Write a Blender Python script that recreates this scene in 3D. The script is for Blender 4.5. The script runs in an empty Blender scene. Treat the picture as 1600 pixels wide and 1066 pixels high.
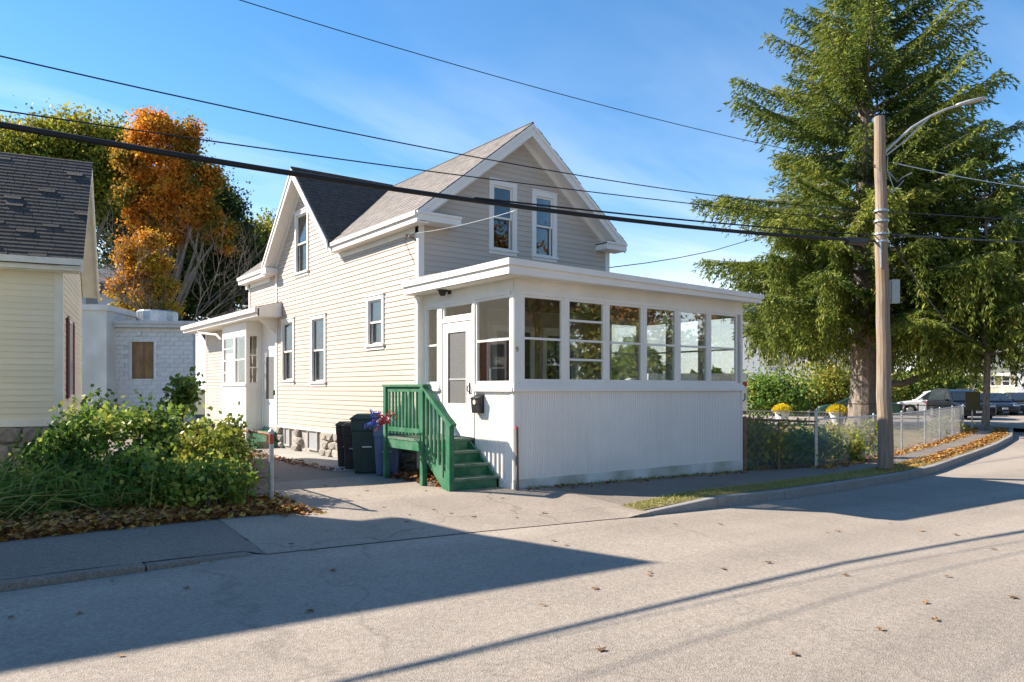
import bpy, bmesh, math, random
import numpy as np
from mathutils import Vector, Matrix
random.seed(7)
rng = np.random.default_rng(7)
sc = bpy.context.scene
COL = sc.collection
rad = math.radians
# ------------------------------------------------------------------ camera
FPX, HORY = 1170.0, 607.0
CAM = Vector((-7.344, -9.742, 1.65))
FW = Vector((0.6, 0.8, 0)); RT = Vector((0.8, -0.6, 0)); UP = Vector((0, 0, 1))
cd = bpy.data.cameras.new('camera'); cam = bpy.data.objects.new('camera', cd); COL.objects.link(cam)
cam.location = CAM; cam.rotation_euler = (rad(90), 0, -math.atan2(0.6, 0.8))
cd.sensor_width = 36; cd.lens = FPX / 1600 * 36; cd.shift_y = (HORY - 533) / 1600
cd.clip_start = 0.05; cd.clip_end = 3000
sc.camera = cam
# ------------------------------------------------------------------ world, sun, exposure
SUNV = Vector((0.94, -1.10, -1.0))            # the way the light travels
el = math.atan2(1.0, math.hypot(0.94, 1.10))
W = bpy.data.worlds.new('World'); sc.world = W; W.use_nodes = True
wn, wl = W.node_tree.nodes, W.node_tree.links
wn.clear()
wo = wn.new('ShaderNodeOutputWorld'); bg = wn.new('ShaderNodeBackground')
sky = wn.new('ShaderNodeTexSky'); sky.sky_type = 'NISHITA'; sky.sun_disc = False
sky.sun_elevation = el; sky.sun_rotation = math.atan2(-0.94, 1.10)
sky.air_density = 1.0; sky.dust_density = 0.0; sky.ozone_density = 1.6
hsv = wn.new('ShaderNodeHueSaturation'); hsv.inputs['Saturation'].default_value = 1.3
wl.new(sky.outputs[0], hsv.inputs['Color'])
tcw = wn.new('ShaderNodeTexCoord'); sepw = wn.new('ShaderNodeSeparateXYZ'); wl.new(tcw.outputs['Generated'], sepw.inputs[0])
addz = wn.new('ShaderNodeMath'); addz.operation = 'ADD'; addz.inputs[1].default_value = 0.12; wl.new(sepw.outputs['Z'], addz.inputs[0])
mxz = wn.new('ShaderNodeMath'); mxz.operation = 'MAXIMUM'; mxz.inputs[1].default_value = 0.05; wl.new(addz.outputs[0], mxz.inputs[0])
dvx = wn.new('ShaderNodeMath'); dvx.operation = 'DIVIDE'; wl.new(sepw.outputs['X'], dvx.inputs[0]); wl.new(mxz.outputs[0], dvx.inputs[1])
dvy = wn.new('ShaderNodeMath'); dvy.operation = 'DIVIDE'; wl.new(sepw.outputs['Y'], dvy.inputs[0]); wl.new(mxz.outputs[0], dvy.inputs[1])
cmb = wn.new('ShaderNodeCombineXYZ'); wl.new(dvx.outputs[0], cmb.inputs[0]); wl.new(dvy.outputs[0], cmb.inputs[1])
mpw = wn.new('ShaderNodeMapping'); mpw.inputs['Rotation'].default_value = (0, 0, rad(25)); mpw.inputs['Scale'].default_value = (0.35, 1.0, 1)
wl.new(cmb.outputs[0], mpw.inputs[0])
nzw = wn.new('ShaderNodeTexNoise'); nzw.inputs['Scale'].default_value = 1.1; nzw.inputs['Detail'].default_value = 7; nzw.inputs['Roughness'].default_value = 0.58
nzw.inputs['Distortion'].default_value = 0.5; wl.new(mpw.outputs[0], nzw.inputs['Vector'])
rpw = wn.new('ShaderNodeValToRGB'); rpw.color_ramp.elements[0].position = 0.47; rpw.color_ramp.elements[1].position = 0.78
wl.new(nzw.outputs['Fac'], rpw.inputs[0])
fdz = wn.new('ShaderNodeMapRange'); fdz.inputs['From Min'].default_value = 0.02; fdz.inputs['From Max'].default_value = 0.42
fdz.inputs['To Min'].default_value = 0.95; fdz.inputs['To Max'].default_value = 0.12; wl.new(sepw.outputs['Z'], fdz.inputs['Value'])
mlw = wn.new('ShaderNodeMath'); mlw.operation = 'MULTIPLY'; wl.new(rpw.outputs[0], mlw.inputs[0]); wl.new(fdz.outputs[0], mlw.inputs[1])
mixw = wn.new('ShaderNodeMixRGB'); wl.new(mlw.outputs[0], mixw.inputs[0]); wl.new(hsv.outputs[0], mixw.inputs[1]); mixw.inputs[2].default_value = (6.6, 6.9, 7.3, 1)
hzr = wn.new('ShaderNodeMapRange'); hzr.interpolation_type = 'SMOOTHSTEP'; hzr.inputs['From Min'].default_value = -.02; hzr.inputs['From Max'].default_value = .27; hzr.inputs['To Min'].default_value = .85; hzr.inputs['To Max'].default_value = 0; wl.new(sepw.outputs['Z'], hzr.inputs['Value'])
mixh = wn.new('ShaderNodeMixRGB'); wl.new(hzr.outputs[0], mixh.inputs[0]); wl.new(hsv.outputs[0], mixh.inputs[1]); mixh.inputs[2].default_value = (6.0, 6.3, 6.7, 1); wl.new(mixh.outputs[0], mixw.inputs[1])
wl.new(mixw.outputs[0], bg.inputs[0]); bg.inputs[1].default_value = 0.098
wl.new(bg.outputs[0], wo.inputs[0])
sl = bpy.data.lights.new('sun', 'SUN'); sl.energy = 5.0; sl.angle = rad(0.53); sl.color = (1.0, 0.905, 0.785)
so = bpy.data.objects.new('sun', sl); COL.objects.link(so); so.rotation_euler = SUNV.to_track_quat('-Z', 'Y').to_euler(); so.location = (-30, 35, 40)
sc.view_settings.view_transform = 'Standard'; sc.view_settings.look = 'None'
sc.view_settings.exposure = 1.2; sc.view_settings.gamma = 1.0
# ------------------------------------------------------------------ pixel helpers (1600 px wide photograph)
def ray(px, py): return FW + RT * ((px - 800) / FPX) + UP * ((HORY - py) / FPX)
def PX(px, py, X): d = ray(px, py); return CAM + d * ((X - CAM.x) / d.x)
def PY(px, py, Y): d = ray(px, py); return CAM + d * ((Y - CAM.y) / d.y)
def PG(px, py, z): d = ray(px, py); return CAM + d * ((z - CAM.z) / d.z)
def PD(px, py, D): return CAM + ray(px, py) * D
def toxy(px, D): p = CAM + (FW + RT * ((px - 800) / FPX)) * D; return p.x, p.y
# ------------------------------------------------------------------ materials
MATS = {}
def rgb(c): return (c[0], c[1], c[2], 1)
def mat(name, c1, c2=None, scale=8.0, rough=0.7, bump=0.0, bscale=None, detail=4, spec=0.3, metal=0.0, big=None, bigscale=0.6, stretch=None, rnd=0.0, lo=0.35, hi=0.65):
    if name in MATS: return MATS[name]
    m = bpy.data.materials.new(name); m.use_nodes = True; MATS[name] = m
    n, l = m.node_tree.nodes, m.node_tree.links
    p = n['Principled BSDF']; p.inputs['Roughness'].default_value = rough; p.inputs['Metallic'].default_value = metal
    p.inputs['Specular IOR Level'].default_value = spec
    c2 = c2 or tuple(v * 0.86 for v in c1)
    tc = n.new('ShaderNodeTexCoord'); vec = tc.outputs['Object']
    if stretch:
        mp = n.new('ShaderNodeMapping'); mp.inputs['Scale'].default_value = stretch; l.new(vec, mp.inputs[0]); vec = mp.outputs[0]
    nz = n.new('ShaderNodeTexNoise'); nz.inputs['Scale'].default_value = scale; nz.inputs['Detail'].default_value = detail; l.new(vec, nz.inputs['Vector'])
    rp = n.new('ShaderNodeMapRange'); rp.inputs['From Min'].default_value = lo; rp.inputs['From Max'].default_value = hi; l.new(nz.outputs['Fac'], rp.inputs['Value'])
    mx = n.new('ShaderNodeMixRGB'); mx.inputs[1].default_value = rgb(c1); mx.inputs[2].default_value = rgb(c2); l.new(rp.outputs[0], mx.inputs[0])
    out = mx.outputs[0]
    if big:
        nb = n.new('ShaderNodeTexNoise'); nb.inputs['Scale'].default_value = bigscale; nb.inputs['Detail'].default_value = 5; l.new(tc.outputs['Object'], nb.inputs['Vector'])
        rb = n.new('ShaderNodeMapRange'); rb.inputs['From Min'].default_value = 0.42; rb.inputs['From Max'].default_value = 0.68; l.new(nb.outputs['Fac'], rb.inputs['Value'])
        m2 = n.new('ShaderNodeMixRGB'); l.new(rb.outputs[0], m2.inputs[0]); l.new(out, m2.inputs[1]); m2.inputs[2].default_value = rgb(big); out = m2.outputs[0]
    if rnd:
        oi = n.new('ShaderNodeObjectInfo'); mr = n.new('ShaderNodeMapRange'); mr.inputs['To Min'].default_value = 1 - rnd; mr.inputs['To Max'].default_value = 1 + rnd
        l.new(oi.outputs['Random'], mr.inputs['Value'])
        hv = n.new('ShaderNodeHueSaturation'); l.new(mr.outputs[0], hv.inputs['Value']); l.new(out, hv.inputs['Color']); out = hv.outputs[0]
    l.new(out, p.inputs['Base Color'])
    if bump:
        nb2 = n.new('ShaderNodeTexNoise'); nb2.inputs['Scale'].default_value = bscale or scale * 3; nb2.inputs['Detail'].default_value = 3; l.new(vec, nb2.inputs['Vector'])
        bm = n.new('ShaderNodeBump'); bm.inputs['Strength'].default_value = bump; bm.inputs['Distance'].default_value = 0.02; l.new(nb2.outputs['Fac'], bm.inputs['Height']); l.new(bm.outputs[0], p.inputs['Normal'])
    return m
def asphalt(name, base, speck, dark, patch, crack=0.0, scale=95):
    m = bpy.data.materials.new(name); m.use_nodes = True
    n, l = m.node_tree.nodes, m.node_tree.links; p = n['Principled BSDF']; p.inputs['Roughness'].default_value = 0.9; p.inputs['Specular IOR Level'].default_value = 0.2
    tc = n.new('ShaderNodeTexCoord'); v = tc.outputs['Object']
    vo = n.new('ShaderNodeTexVoronoi'); vo.inputs['Scale'].default_value = scale; l.new(v, vo.inputs['Vector'])
    rp = n.new('ShaderNodeValToRGB'); e = rp.color_ramp.elements; e[0].position = 0.0; e[0].color = rgb(dark); e[1].position = 1.0; e[1].color = rgb(speck)
    ee = rp.color_ramp.elements.new(0.5); ee.color = rgb(base); l.new(vo.outputs['Color'], rp.inputs[0])
    nz = n.new('ShaderNodeTexNoise'); nz.inputs['Scale'].default_value = 0.55; nz.inputs['Detail'].default_value = 6; nz.inputs['Roughness'].default_value = 0.62; l.new(v, nz.inputs['Vector'])
    mr = n.new('ShaderNodeMapRange'); mr.inputs['From Min'].default_value = 0.38; mr.inputs['From Max'].default_value = 0.66; mr.inputs['To Max'].default_value = 0.75; l.new(nz.outputs['Fac'], mr.inputs['Value'])
    mx = n.new('ShaderNodeMixRGB'); mx.blend_type = 'MULTIPLY'; l.new(mr.outputs[0], mx.inputs[0]); l.new(rp.outputs[0], mx.inputs[1]); mx.inputs[2].default_value = rgb(patch)
    out = mx.outputs[0]
    n3 = n.new('ShaderNodeTexNoise'); n3.inputs['Scale'].default_value = 30; n3.inputs['Detail'].default_value = 4; l.new(v, n3.inputs['Vector'])
    m3r = n.new('ShaderNodeMapRange'); m3r.inputs['From Min'].default_value = .3; m3r.inputs['From Max'].default_value = .7; m3r.inputs['To Min'].default_value = .8; m3r.inputs['To Max'].default_value = 1.15; l.new(n3.outputs['Fac'], m3r.inputs['Value'])
    m3 = n.new('ShaderNodeMixRGB'); m3.blend_type = 'MULTIPLY'; m3.inputs[0].default_value = 1; l.new(out, m3.inputs[1]); l.new(m3r.outputs[0], m3.inputs[2]); out = m3.outputs[0]
    if name == 'road_asphalt':
        mpl = n.new('ShaderNodeMapping'); mpl.inputs['Scale'].default_value = (.05, .75, 1); l.new(v, mpl.inputs[0]); nl = n.new('ShaderNodeTexNoise'); nl.inputs['Scale'].default_value = 1.0; nl.inputs['Detail'].default_value = 3; l.new(mpl.outputs[0], nl.inputs['Vector'])
        rl2 = n.new('ShaderNodeMapRange'); rl2.inputs['From Min'].default_value = .35; rl2.inputs['From Max'].default_value = .65; rl2.inputs['To Min'].default_value = .86; rl2.inputs['To Max'].default_value = 1.1; l.new(nl.outputs['Fac'], rl2.inputs['Value'])
        ml2 = n.new('ShaderNodeMixRGB'); ml2.blend_type = 'MULTIPLY'; ml2.inputs[0].default_value = 1; l.new(out, ml2.inputs[1]); l.new(rl2.outputs[0], ml2.inputs[2]); out = ml2.outputs[0]
        ns = n.new('ShaderNodeTexNoise'); ns.inputs['Scale'].default_value = 1.7; ns.inputs['Detail'].default_value = 4; l.new(v, ns.inputs['Vector'])
        rs2 = n.new('ShaderNodeMapRange'); rs2.inputs['From Min'].default_value = .66; rs2.inputs['From Max'].default_value = .76; rs2.inputs['To Max'].default_value = .3; l.new(ns.outputs['Fac'], rs2.inputs['Value'])
        ms2 = n.new('ShaderNodeMixRGB'); l.new(rs2.outputs[0], ms2.inputs[0]); l.new(out, ms2.inputs[1]); ms2.inputs[2].default_value = rgb(dark); out = ms2.outputs[0]
    if crack:
        nw = n.new('ShaderNodeTexNoise'); nw.inputs['Scale'].default_value = 1.3; nw.inputs['Detail'].default_value = 5; l.new(v, nw.inputs['Vector'])
        va = n.new('ShaderNodeVectorMath'); va.operation = 'MULTIPLY_ADD'; l.new(nw.outputs['Color'], va.inputs[0]); va.inputs[1].default_value = (1.1, 1.1, 0); l.new(v, va.inputs[2])
        v2 = n.new('ShaderNodeTexVoronoi'); v2.feature = 'DISTANCE_TO_EDGE'; v2.inputs['Scale'].default_value = 0.33; l.new(va.outputs[0], v2.inputs['Vector'])
        cr = n.new('ShaderNodeMapRange'); cr.inputs['From Min'].default_value = 0.0; cr.inputs['From Max'].default_value = 0.006; cr.inputs['To Min'].default_value = crack; cr.inputs['To Max'].default_value = 0.0; l.new(v2.outputs['Distance'], cr.inputs['Value'])
        m4 = n.new('ShaderNodeMixRGB'); l.new(cr.outputs[0], m4.inputs[0]); l.new(out, m4.inputs[1]); m4.inputs[2].default_value = rgb(tuple(x * .5 for x in dark)); out = m4.outputs[0]
    l.new(out, p.inputs['Base Color'])
    bm = n.new('ShaderNodeBump'); bm.inputs['Strength'].default_value = 0.5; bm.inputs['Distance'].default_value = 0.008; l.new(vo.outputs['Distance'], bm.inputs['Height']); l.new(bm.outputs[0], p.inputs['Normal'])
    MATS[name] = m; return m
def glass(name, tint, gloss):
    m = bpy.data.materials.new(name); m.use_nodes = True; n, l = m.node_tree.nodes, m.node_tree.links; n.remove(n['Principled BSDF'])
    tr = n.new('ShaderNodeBsdfTransparent'); tr.inputs[0].default_value = rgb(tint)
    gl = n.new('ShaderNodeBsdfGlossy'); gl.inputs['Roughness'].default_value = 0.015; gl.inputs['Color'].default_value = (1, 1, 1, 1)
    fr = n.new('ShaderNodeFresnel'); fr.inputs[0].default_value = 1.5
    ml = n.new('ShaderNodeMath'); ml.operation = 'MULTIPLY_ADD'; ml.inputs[1].default_value = 0.5; ml.inputs[2].default_value = gloss; l.new(fr.outputs[0], ml.inputs[0])
    mx = n.new('ShaderNodeMixShader'); l.new(ml.outputs[0], mx.inputs[0]); l.new(tr.outputs[0], mx.inputs[1]); l.new(gl.outputs[0], mx.inputs[2])
    l.new(mx.outputs[0], n['Material Output'].inputs[0]); MATS[name] = m; return m
def leafmat(name, cols, trans=0.35, rough=0.55):
    m = bpy.data.materials.new(name); m.use_nodes = True; n, l = m.node_tree.nodes, m.node_tree.links
    p = n['Principled BSDF']; p.inputs['Roughness'].default_value = rough; p.inputs['Specular IOR Level'].default_value = 0.25
    at = n.new('ShaderNodeAttribute'); at.attribute_name = 'tint'
    rp = n.new('ShaderNodeValToRGB'); els = rp.color_ramp.elements
    for i, c in enumerate(cols):
        t = i / (len(cols) - 1)
        if i == 0: els[0].position = 0; els[0].color = rgb(c)
        elif i == len(cols) - 1: els[-1].position = 1; els[-1].color = rgb(c)
        else: x = els.new(t); x.color = rgb(c)
    l.new(at.outputs['Fac'], rp.inputs[0]); l.new(rp.outputs[0], p.inputs['Base Color'])
    tl = n.new('ShaderNodeBsdfTranslucent'); l.new(rp.outputs[0], tl.inputs[0])
    mx = n.new('ShaderNodeMixShader'); mx.inputs[0].default_value = trans; l.new(p.outputs[0], mx.inputs[1]); l.new(tl.outputs[0], mx.inputs[2])
    l.new(mx.outputs[0], n['Material Output'].inputs[0]); MATS[name] = m; return m

M_WHITE = mat('white_trim_paint', (.85, .80, .74), (.81, .765, .705), 5, .5, .05, 60, big=(.78, .735, .675), bigscale=1.3)
M_WHITEOLD = mat('weathered_white_paint', (.83, .78, .70), (.77, .725, .65), 3, .6, .08, 40, big=(.72, .67, .58), bigscale=.9, stretch=(1, 1, .35))
M_VINYL = mat('cream_vinyl_siding', (.55, .46, .38), (.51, .427, .352), 2.2, .5, .04, 30, rnd=.03)
M_NVINYL = mat('pale_yellow_siding', (.72, .675, .53), (.66, .615, .48), 2.5, .6, .06, 25, rnd=.04)
M_SHEATH = mat('siding_backing', (.30, .27, .23), None, 4, .8)
M_ROOFTAN = mat('tan_shingle', (.33, .295, .265), (.21, .19, .172), 7, .95, .4, 90, big=(.28, .25, .225), bigscale=2.2)
M_ROOFDARK = mat('dark_shingle', (.10, .086, .076), (.062, .054, .048), 9, .95, .4, 90, rnd=.0)
M_NSHINGLE = mat('charcoal_shingle', (.088, .08, .072), (.06, .054, .049), 12, .95, .5, 80, rnd=.14)
M_GREEN = mat('green_stair_paint', (.03, .17, .075), (.02, .12, .055), 9, .55, .2, 60, big=(.085, .20, .12), bigscale=3.5, stretch=(1, 1, .5))
M_TREADTOP = mat('worn_green_tread', (.17, .20, .155), (.08, .17, .10), 5, .7, .15, 60)
M_GLASS = glass('porch_glass', (.95, .96, .95), .0)
M_GLASSD = glass('house_window_glass', (.62, .64, .66), .03)
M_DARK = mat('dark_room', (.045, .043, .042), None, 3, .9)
M_BLIND = mat('pale_window_blind', (.33, .33, .34), (.27, .27, .28), 2, .8)
M_SCREEN = mat('grey_insect_screen', (.16, .155, .15), (.12, .115, .11), 30, .8)
M_STONE = mat('field_stone', (.36, .32, .27), (.22, .20, .18), 6, .9, .6, 18, rnd=.3)
M_MORTAR = mat('foundation_mortar', (.40, .37, .33), (.30, .28, .25), 9, .95, .4, 40)
M_BLOCK = mat('white_painted_block', (.70, .72, .74), (.58, .58, .57), 3, .8, .3, 30, big=(.50, .49, .47), bigscale=.8, rnd=.05)
M_STUCCO = mat('cream_white_stucco', (.78, .75, .69), (.68, .65, .58), 1.5, .9, .25, 25, big=(.60, .56, .50), bigscale=.7)
M_PLY = mat('weathered_plywood', (.30, .19, .095), (.22, .13, .06), 5, .8, .1, 40, stretch=(1, 1, .3))
M_POLE = mat('weathered_pole_wood', (.36, .29, .22), (.22, .17, .13), 6, .9, .4, 30, big=(.30, .20, .12), bigscale=.8, stretch=(5, 5, .35))
M_GALV = mat('galvanised_steel', (.50, .52, .54), (.40, .42, .44), 10, .4, spec=.5, metal=.7)
M_RUST = mat('rusty_steel', (.20, .10, .055), (.30, .19, .13), 12, .8, .2, 60, metal=.2)
M_WIRE = mat('black_cable', (.018, .018, .02), None, 10, .6)
M_ALU = mat('grey_lamp_metal', (.55, .55, .55), None, 10, .4, metal=.4)
M_BLACK = mat('black_metal', (.02, .02, .02), (.03, .03, .03), 10, .45)
M_SOIL = mat('bed_soil', (.075, .055, .038), (.045, .034, .024), 9, .95, .6, 30)
M_LAWN = mat('dry_lawn', (.22, .17, .08), (.28, .20, .09), 4, .95, .6, 40, big=(.13, .12, .045), bigscale=.7)
M_GROUND = mat('earth', (.13, .12, .07), (.09, .09, .05), 2, .95, .4, 20)
M_ROAD = asphalt('road_asphalt', (.365, .31, .25), (.42, .36, .295), (.295, .25, .20), (.80, .80, .81), .35)
M_WALK = asphalt('sidewalk_asphalt', (.255, .215, .175), (.31, .26, .21), (.20, .168, .135), (.78, .78, .8), .3)
M_DRIVE = asphalt('driveway_asphalt', (.37, .31, .25), (.43, .365, .30), (.295, .25, .20), (.72, .72, .73), .6, 110)
M_CONC = asphalt('pale_concrete', (.42, .40, .36), (.50, .48, .44), (.33, .31, .28), (.82, .8, .78), .3, 130)
M_GRANITE = mat('granite_kerb', (.34, .325, .30), (.24, .23, .215), 30, .9, .5, 40, big=(.27, .25, .23), bigscale=2)
M_BARK = mat('grey_brown_bark', (.31, .26, .215), (.17, .14, .115), 5, .95, .8, 14, stretch=(3, 3, .8))
M_TWIG = mat('bare_grey_twig', (.17, .14, .115), (.12, .10, .08), 5, .9)
# ------------------------------------------------------------------ mesh builder
def top(o):
    while o.parent: o = o.parent
    return o
def rootm(o): return Matrix.Translation(o.location) @ Matrix.Rotation(o.rotation_euler.z, 4, 'Z')
class MB:
    def __init__(s, O=(0, 0, 0), U=(1, 0, 0), N=(0, 1, 0)):
        s.v = []; s.f = []; s.O = Vector(O); s.U = Vector(U); s.N = Vector(N)
    def P(s, a): return s.O + s.U * a[0] + s.N * a[1] + UP * a[2]
    def hexa(s, pts):
        i = len(s.v); s.v += [tuple(s.P(p)) for p in pts]
        s.f += [(i, i+3, i+2, i+1), (i+4, i+5, i+6, i+7), (i, i+1, i+5, i+4), (i+1, i+2, i+6, i+5), (i+2, i+3, i+7, i+6), (i+3, i, i+4, i+7)]; return s
    def box(s, a0, a1, b0, b1, c0, c1):
        return s.hexa([(a0, b0, c0), (a1, b0, c0), (a1, b1, c0), (a0, b1, c0), (a0, b0, c1), (a1, b0, c1), (a1, b1, c1), (a0, b1, c1)])
    def prism(s, pts, off):
        n = len(pts); i = len(s.v); off = Vector(off)
        s.v += [tuple(s.P(p)) for p in pts] + [tuple(s.P(Vector(p) + off)) for p in pts]
        s.f.append(tuple(range(i, i+n))); s.f.append(tuple(range(i+2*n-1, i+n-1, -1)))
        for k in range(n): k2 = (k+1) % n; s.f.append((i+k, i+k2, i+n+k2, i+n+k))
        return s
    def bar(s, p0, p1, w, h, upv=None):
        p0 = s.P(p0); p1 = s.P(p1); d = (p1-p0).normalized(); u = Vector(upv) if upv else UP
        sd = d.cross(u)
        if sd.length < 1e-4: sd = Vector((1, 0, 0))
        sd.normalize(); u = sd.cross(d).normalized(); i = len(s.v)
        for q in (p0, p1):
            for a, b in ((-1, -1), (1, -1), (1, 1), (-1, 1)): s.v.append(tuple(q + sd*(a*w/2) + u*(b*h/2)))
        s.f += [(i, i+1, i+2, i+3), (i+7, i+6, i+5, i+4)] + [(i+k, i+4+k, i+4+(k+1) % 4, i+(k+1) % 4) for k in range(4)]; return s
    def tube(s, pts, r, seg=8):
        pts = [s.P(p) for p in pts]; n = len(pts); rs = r if isinstance(r, (list, tuple)) else [r]*n
        i0 = len(s.v); pu = None
        for k, p in enumerate(pts):
            d = (pts[min(k+1, n-1)] - pts[max(k-1, 0)]).normalized()
            if pu is None: pu = d.orthogonal().normalized()
            pu = (pu - d*pu.dot(d)); pu = pu.normalized() if pu.length > 1e-5 else d.orthogonal().normalized()
            w = d.cross(pu)
            for q in range(seg): a = 2*math.pi*q/seg; s.v.append(tuple(p + (pu*math.cos(a) + w*math.sin(a))*rs[k]))
        for k in range(n-1):
            for q in range(seg): q2 = (q+1) % seg; s.f.append((i0+k*seg+q, i0+k*seg+q2, i0+(k+1)*seg+q2, i0+(k+1)*seg+q))
        s.f.append(tuple(i0+q for q in range(seg-1, -1, -1))); s.f.append(tuple(i0+(n-1)*seg+q for q in range(seg))); return s
    def lathe(s, c, prof, seg=16):
        i0 = len(s.v); n = len(prof)
        for (r, z) in prof:
            for q in range(seg): a = 2*math.pi*q/seg; s.v.append(tuple(s.P((c[0]+r*math.cos(a), c[1]+r*math.sin(a), c[2]+z))))
        for k in range(n-1):
            for q in range(seg): q2 = (q+1) % seg; s.f.append((i0+k*seg+q, i0+k*seg+q2, i0+(k+1)*seg+q2, i0+(k+1)*seg+q))
        s.f.append(tuple(i0+q for q in range(seg-1, -1, -1))); s.f.append(tuple(i0+(n-1)*seg+q for q in range(seg))); return s
    def build(s, name, m, parent=None, smooth=False, fix=True):
        v = np.array(s.v, dtype=float)
        if parent is not None:
            inv = rootm(top(parent)).inverted(); R = np.array(inv.to_3x3()); t = np.array(inv.translation); v = v @ R.T + t; org = None
        else:
            org = np.array([(v[:, 0].min()+v[:, 0].max())/2, (v[:, 1].min()+v[:, 1].max())/2, v[:, 2].min()]); v = v - org
        me = bpy.data.meshes.new(name); me.from_pydata(v.tolist(), [], s.f)
        if fix:
            bm = bmesh.new(); bm.from_mesh(me); bmesh.ops.recalc_face_normals(bm, faces=bm.faces); bm.to_mesh(me); bm.free()
        me.materials.append(m)
        if smooth: me.polygons.foreach_set('use_smooth', [True]*len(me.polygons))
        o = bpy.data.objects.new(name, me); COL.objects.link(o)
        if parent is not None: o.parent = parent
        else: o.location = org
        return o
def tag(o, label=None, cat=None, group=None, kind=None):
    for k, x in (('label', label), ('category', cat), ('group', group), ('kind', kind)):
        if x: o[k] = x
    return o
def empty(name, loc, rz=0, label=None, cat=None, group=None):
    o = bpy.data.objects.new(name, None); COL.objects.link(o); o.location = loc; o.rotation_euler = (0, 0, rz); o.empty_display_size = .2
    return tag(o, label, cat, group)
def inst(name, me, parent, M):
    """a piece that shares mesh data, placed at world matrix M under parent"""
    o = bpy.data.objects.new(name, me); COL.objects.link(o)
    if parent is not None: o.parent = parent; M = rootm(top(parent)).inverted() @ M
    o.matrix_basis = M; return o
def frameM(O, U, N): # local x->U, y->N, z->up
    U = Vector(U); N = Vector(N); return Matrix(((U.x, N.x, 0, O[0]), (U.y, N.y, 0, O[1]), (0, 0, 1, O[2]), (0, 0, 0, 1)))
def rawmesh(name, v, f, m):
    me = bpy.data.meshes.new(name); me.from_pydata(v, [], f); me.materials.append(m); return me
def fast_quads(name, V, tint, m, parent=None, kind=None):
    """V: (N,4,3) world quads, tint (N,)"""
    N = len(V); v = V.reshape(-1, 3)
    if parent is not None: v = v - np.array(top(parent).location); org = None
    else: org = np.array([v[:, 0].mean(), v[:, 1].mean(), v[:, 2].min()]); v = v - org
    me = bpy.data.meshes.new(name); me.vertices.add(4*N); me.vertices.foreach_set('co', v.astype(np.float32).ravel())
    me.loops.add(4*N); me.loops.foreach_set('vertex_index', np.arange(4*N, dtype=np.int32)); me.polygons.add(N)
    me.polygons.foreach_set('loop_start', np.arange(0, 4*N, 4, dtype=np.int32)); me.polygons.foreach_set('loop_total', np.full(N, 4, dtype=np.int32))
    me.update(calc_edges=True)
    a = me.attributes.new('tint', 'FLOAT', 'FACE'); a.data.foreach_set('value', np.clip(tint, 0, 1).astype(np.float32))
    me.materials.append(m); o = bpy.data.objects.new(name, me); COL.objects.link(o)
    if parent is not None: o.parent = parent
    else: o.location = org
    if kind: o['kind'] = kind
    return o
def unit(v): return v / np.maximum(np.linalg.norm(v, axis=-1, keepdims=True), 1e-6)
def leafquads(Pc, D, S, L, Wd):
    L = np.asarray(L).reshape(-1, 1); Wd = np.asarray(Wd).reshape(-1, 1)
    return np.stack([Pc, Pc + D*L*.45 + S*Wd*.5, Pc + D*L, Pc + D*L*.45 - S*Wd*.5], axis=1)
def rand_dirs(n, r=rng): return unit(r.normal(size=(n, 3)))
# ------------------------------------------------------------------ ground
CX = [-60, -20, -9, -7, -4.7, -2, .4, 4, 8.2, 10.5, 13.5, 19, 25, 33, 45, 70, 120]
CY = [2.0, -.9, -1.7, -1.75, -1.65, -2.0, -2.42, -2.45, -2.15, -1.85, -1.2, .0, 1.6, 4.4, 9.0, 19, 40]
def curb(X): return np.interp(X, CX, CY)
def T(X): return -.0165*np.clip(X, 0, 9)
def G(X, Y):
    X = np.asarray(X, float); Y = np.asarray(Y, float); c = curb(X); t = T(X)
    hk = np.where(X < -4.75, .02+.045*np.clip((-4.75-X)/1.5, 0, 1), np.where(X > .35, .03+.12*np.clip((X-.35)/1.75, 0, 1), .0))
    d = Y-c
    yard = t-(.15-hk)*np.clip(1-d/2.2, 0, 1)
    return np.where(d < 0, t-.15, yard)
def sheet(name, m, xs, ylo, yhi, n, dz, kind='structure'):
    """a strip: for every x, n+1 points between ylo(x) and yhi(x), lying dz above G"""
    xs = np.asarray(xs, float); v = []; f = []
    for x in xs:
        a, b = ylo(x), yhi(x)
        for k in range(n+1):
            y = a+(b-a)*k/n; e = 1e-3
            yy = y
            if abs(y-curb(x)) < 1e-4: yy = y-e if b <= curb(x)+1e-4 else y+e
            v.append((x, y, float(G(x, yy))+dz))
    for i in range(len(xs)-1):
        for k in range(n): q = i*(n+1)+k; f.append((q, q+n+1, q+n+2, q+1))
    mb = MB(); mb.v = v; mb.f = f
    o = mb.build(name, m, fix=False)
    if kind: o['kind'] = kind
    return o
def gz(x, y): return float(G(x, y))
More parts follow.
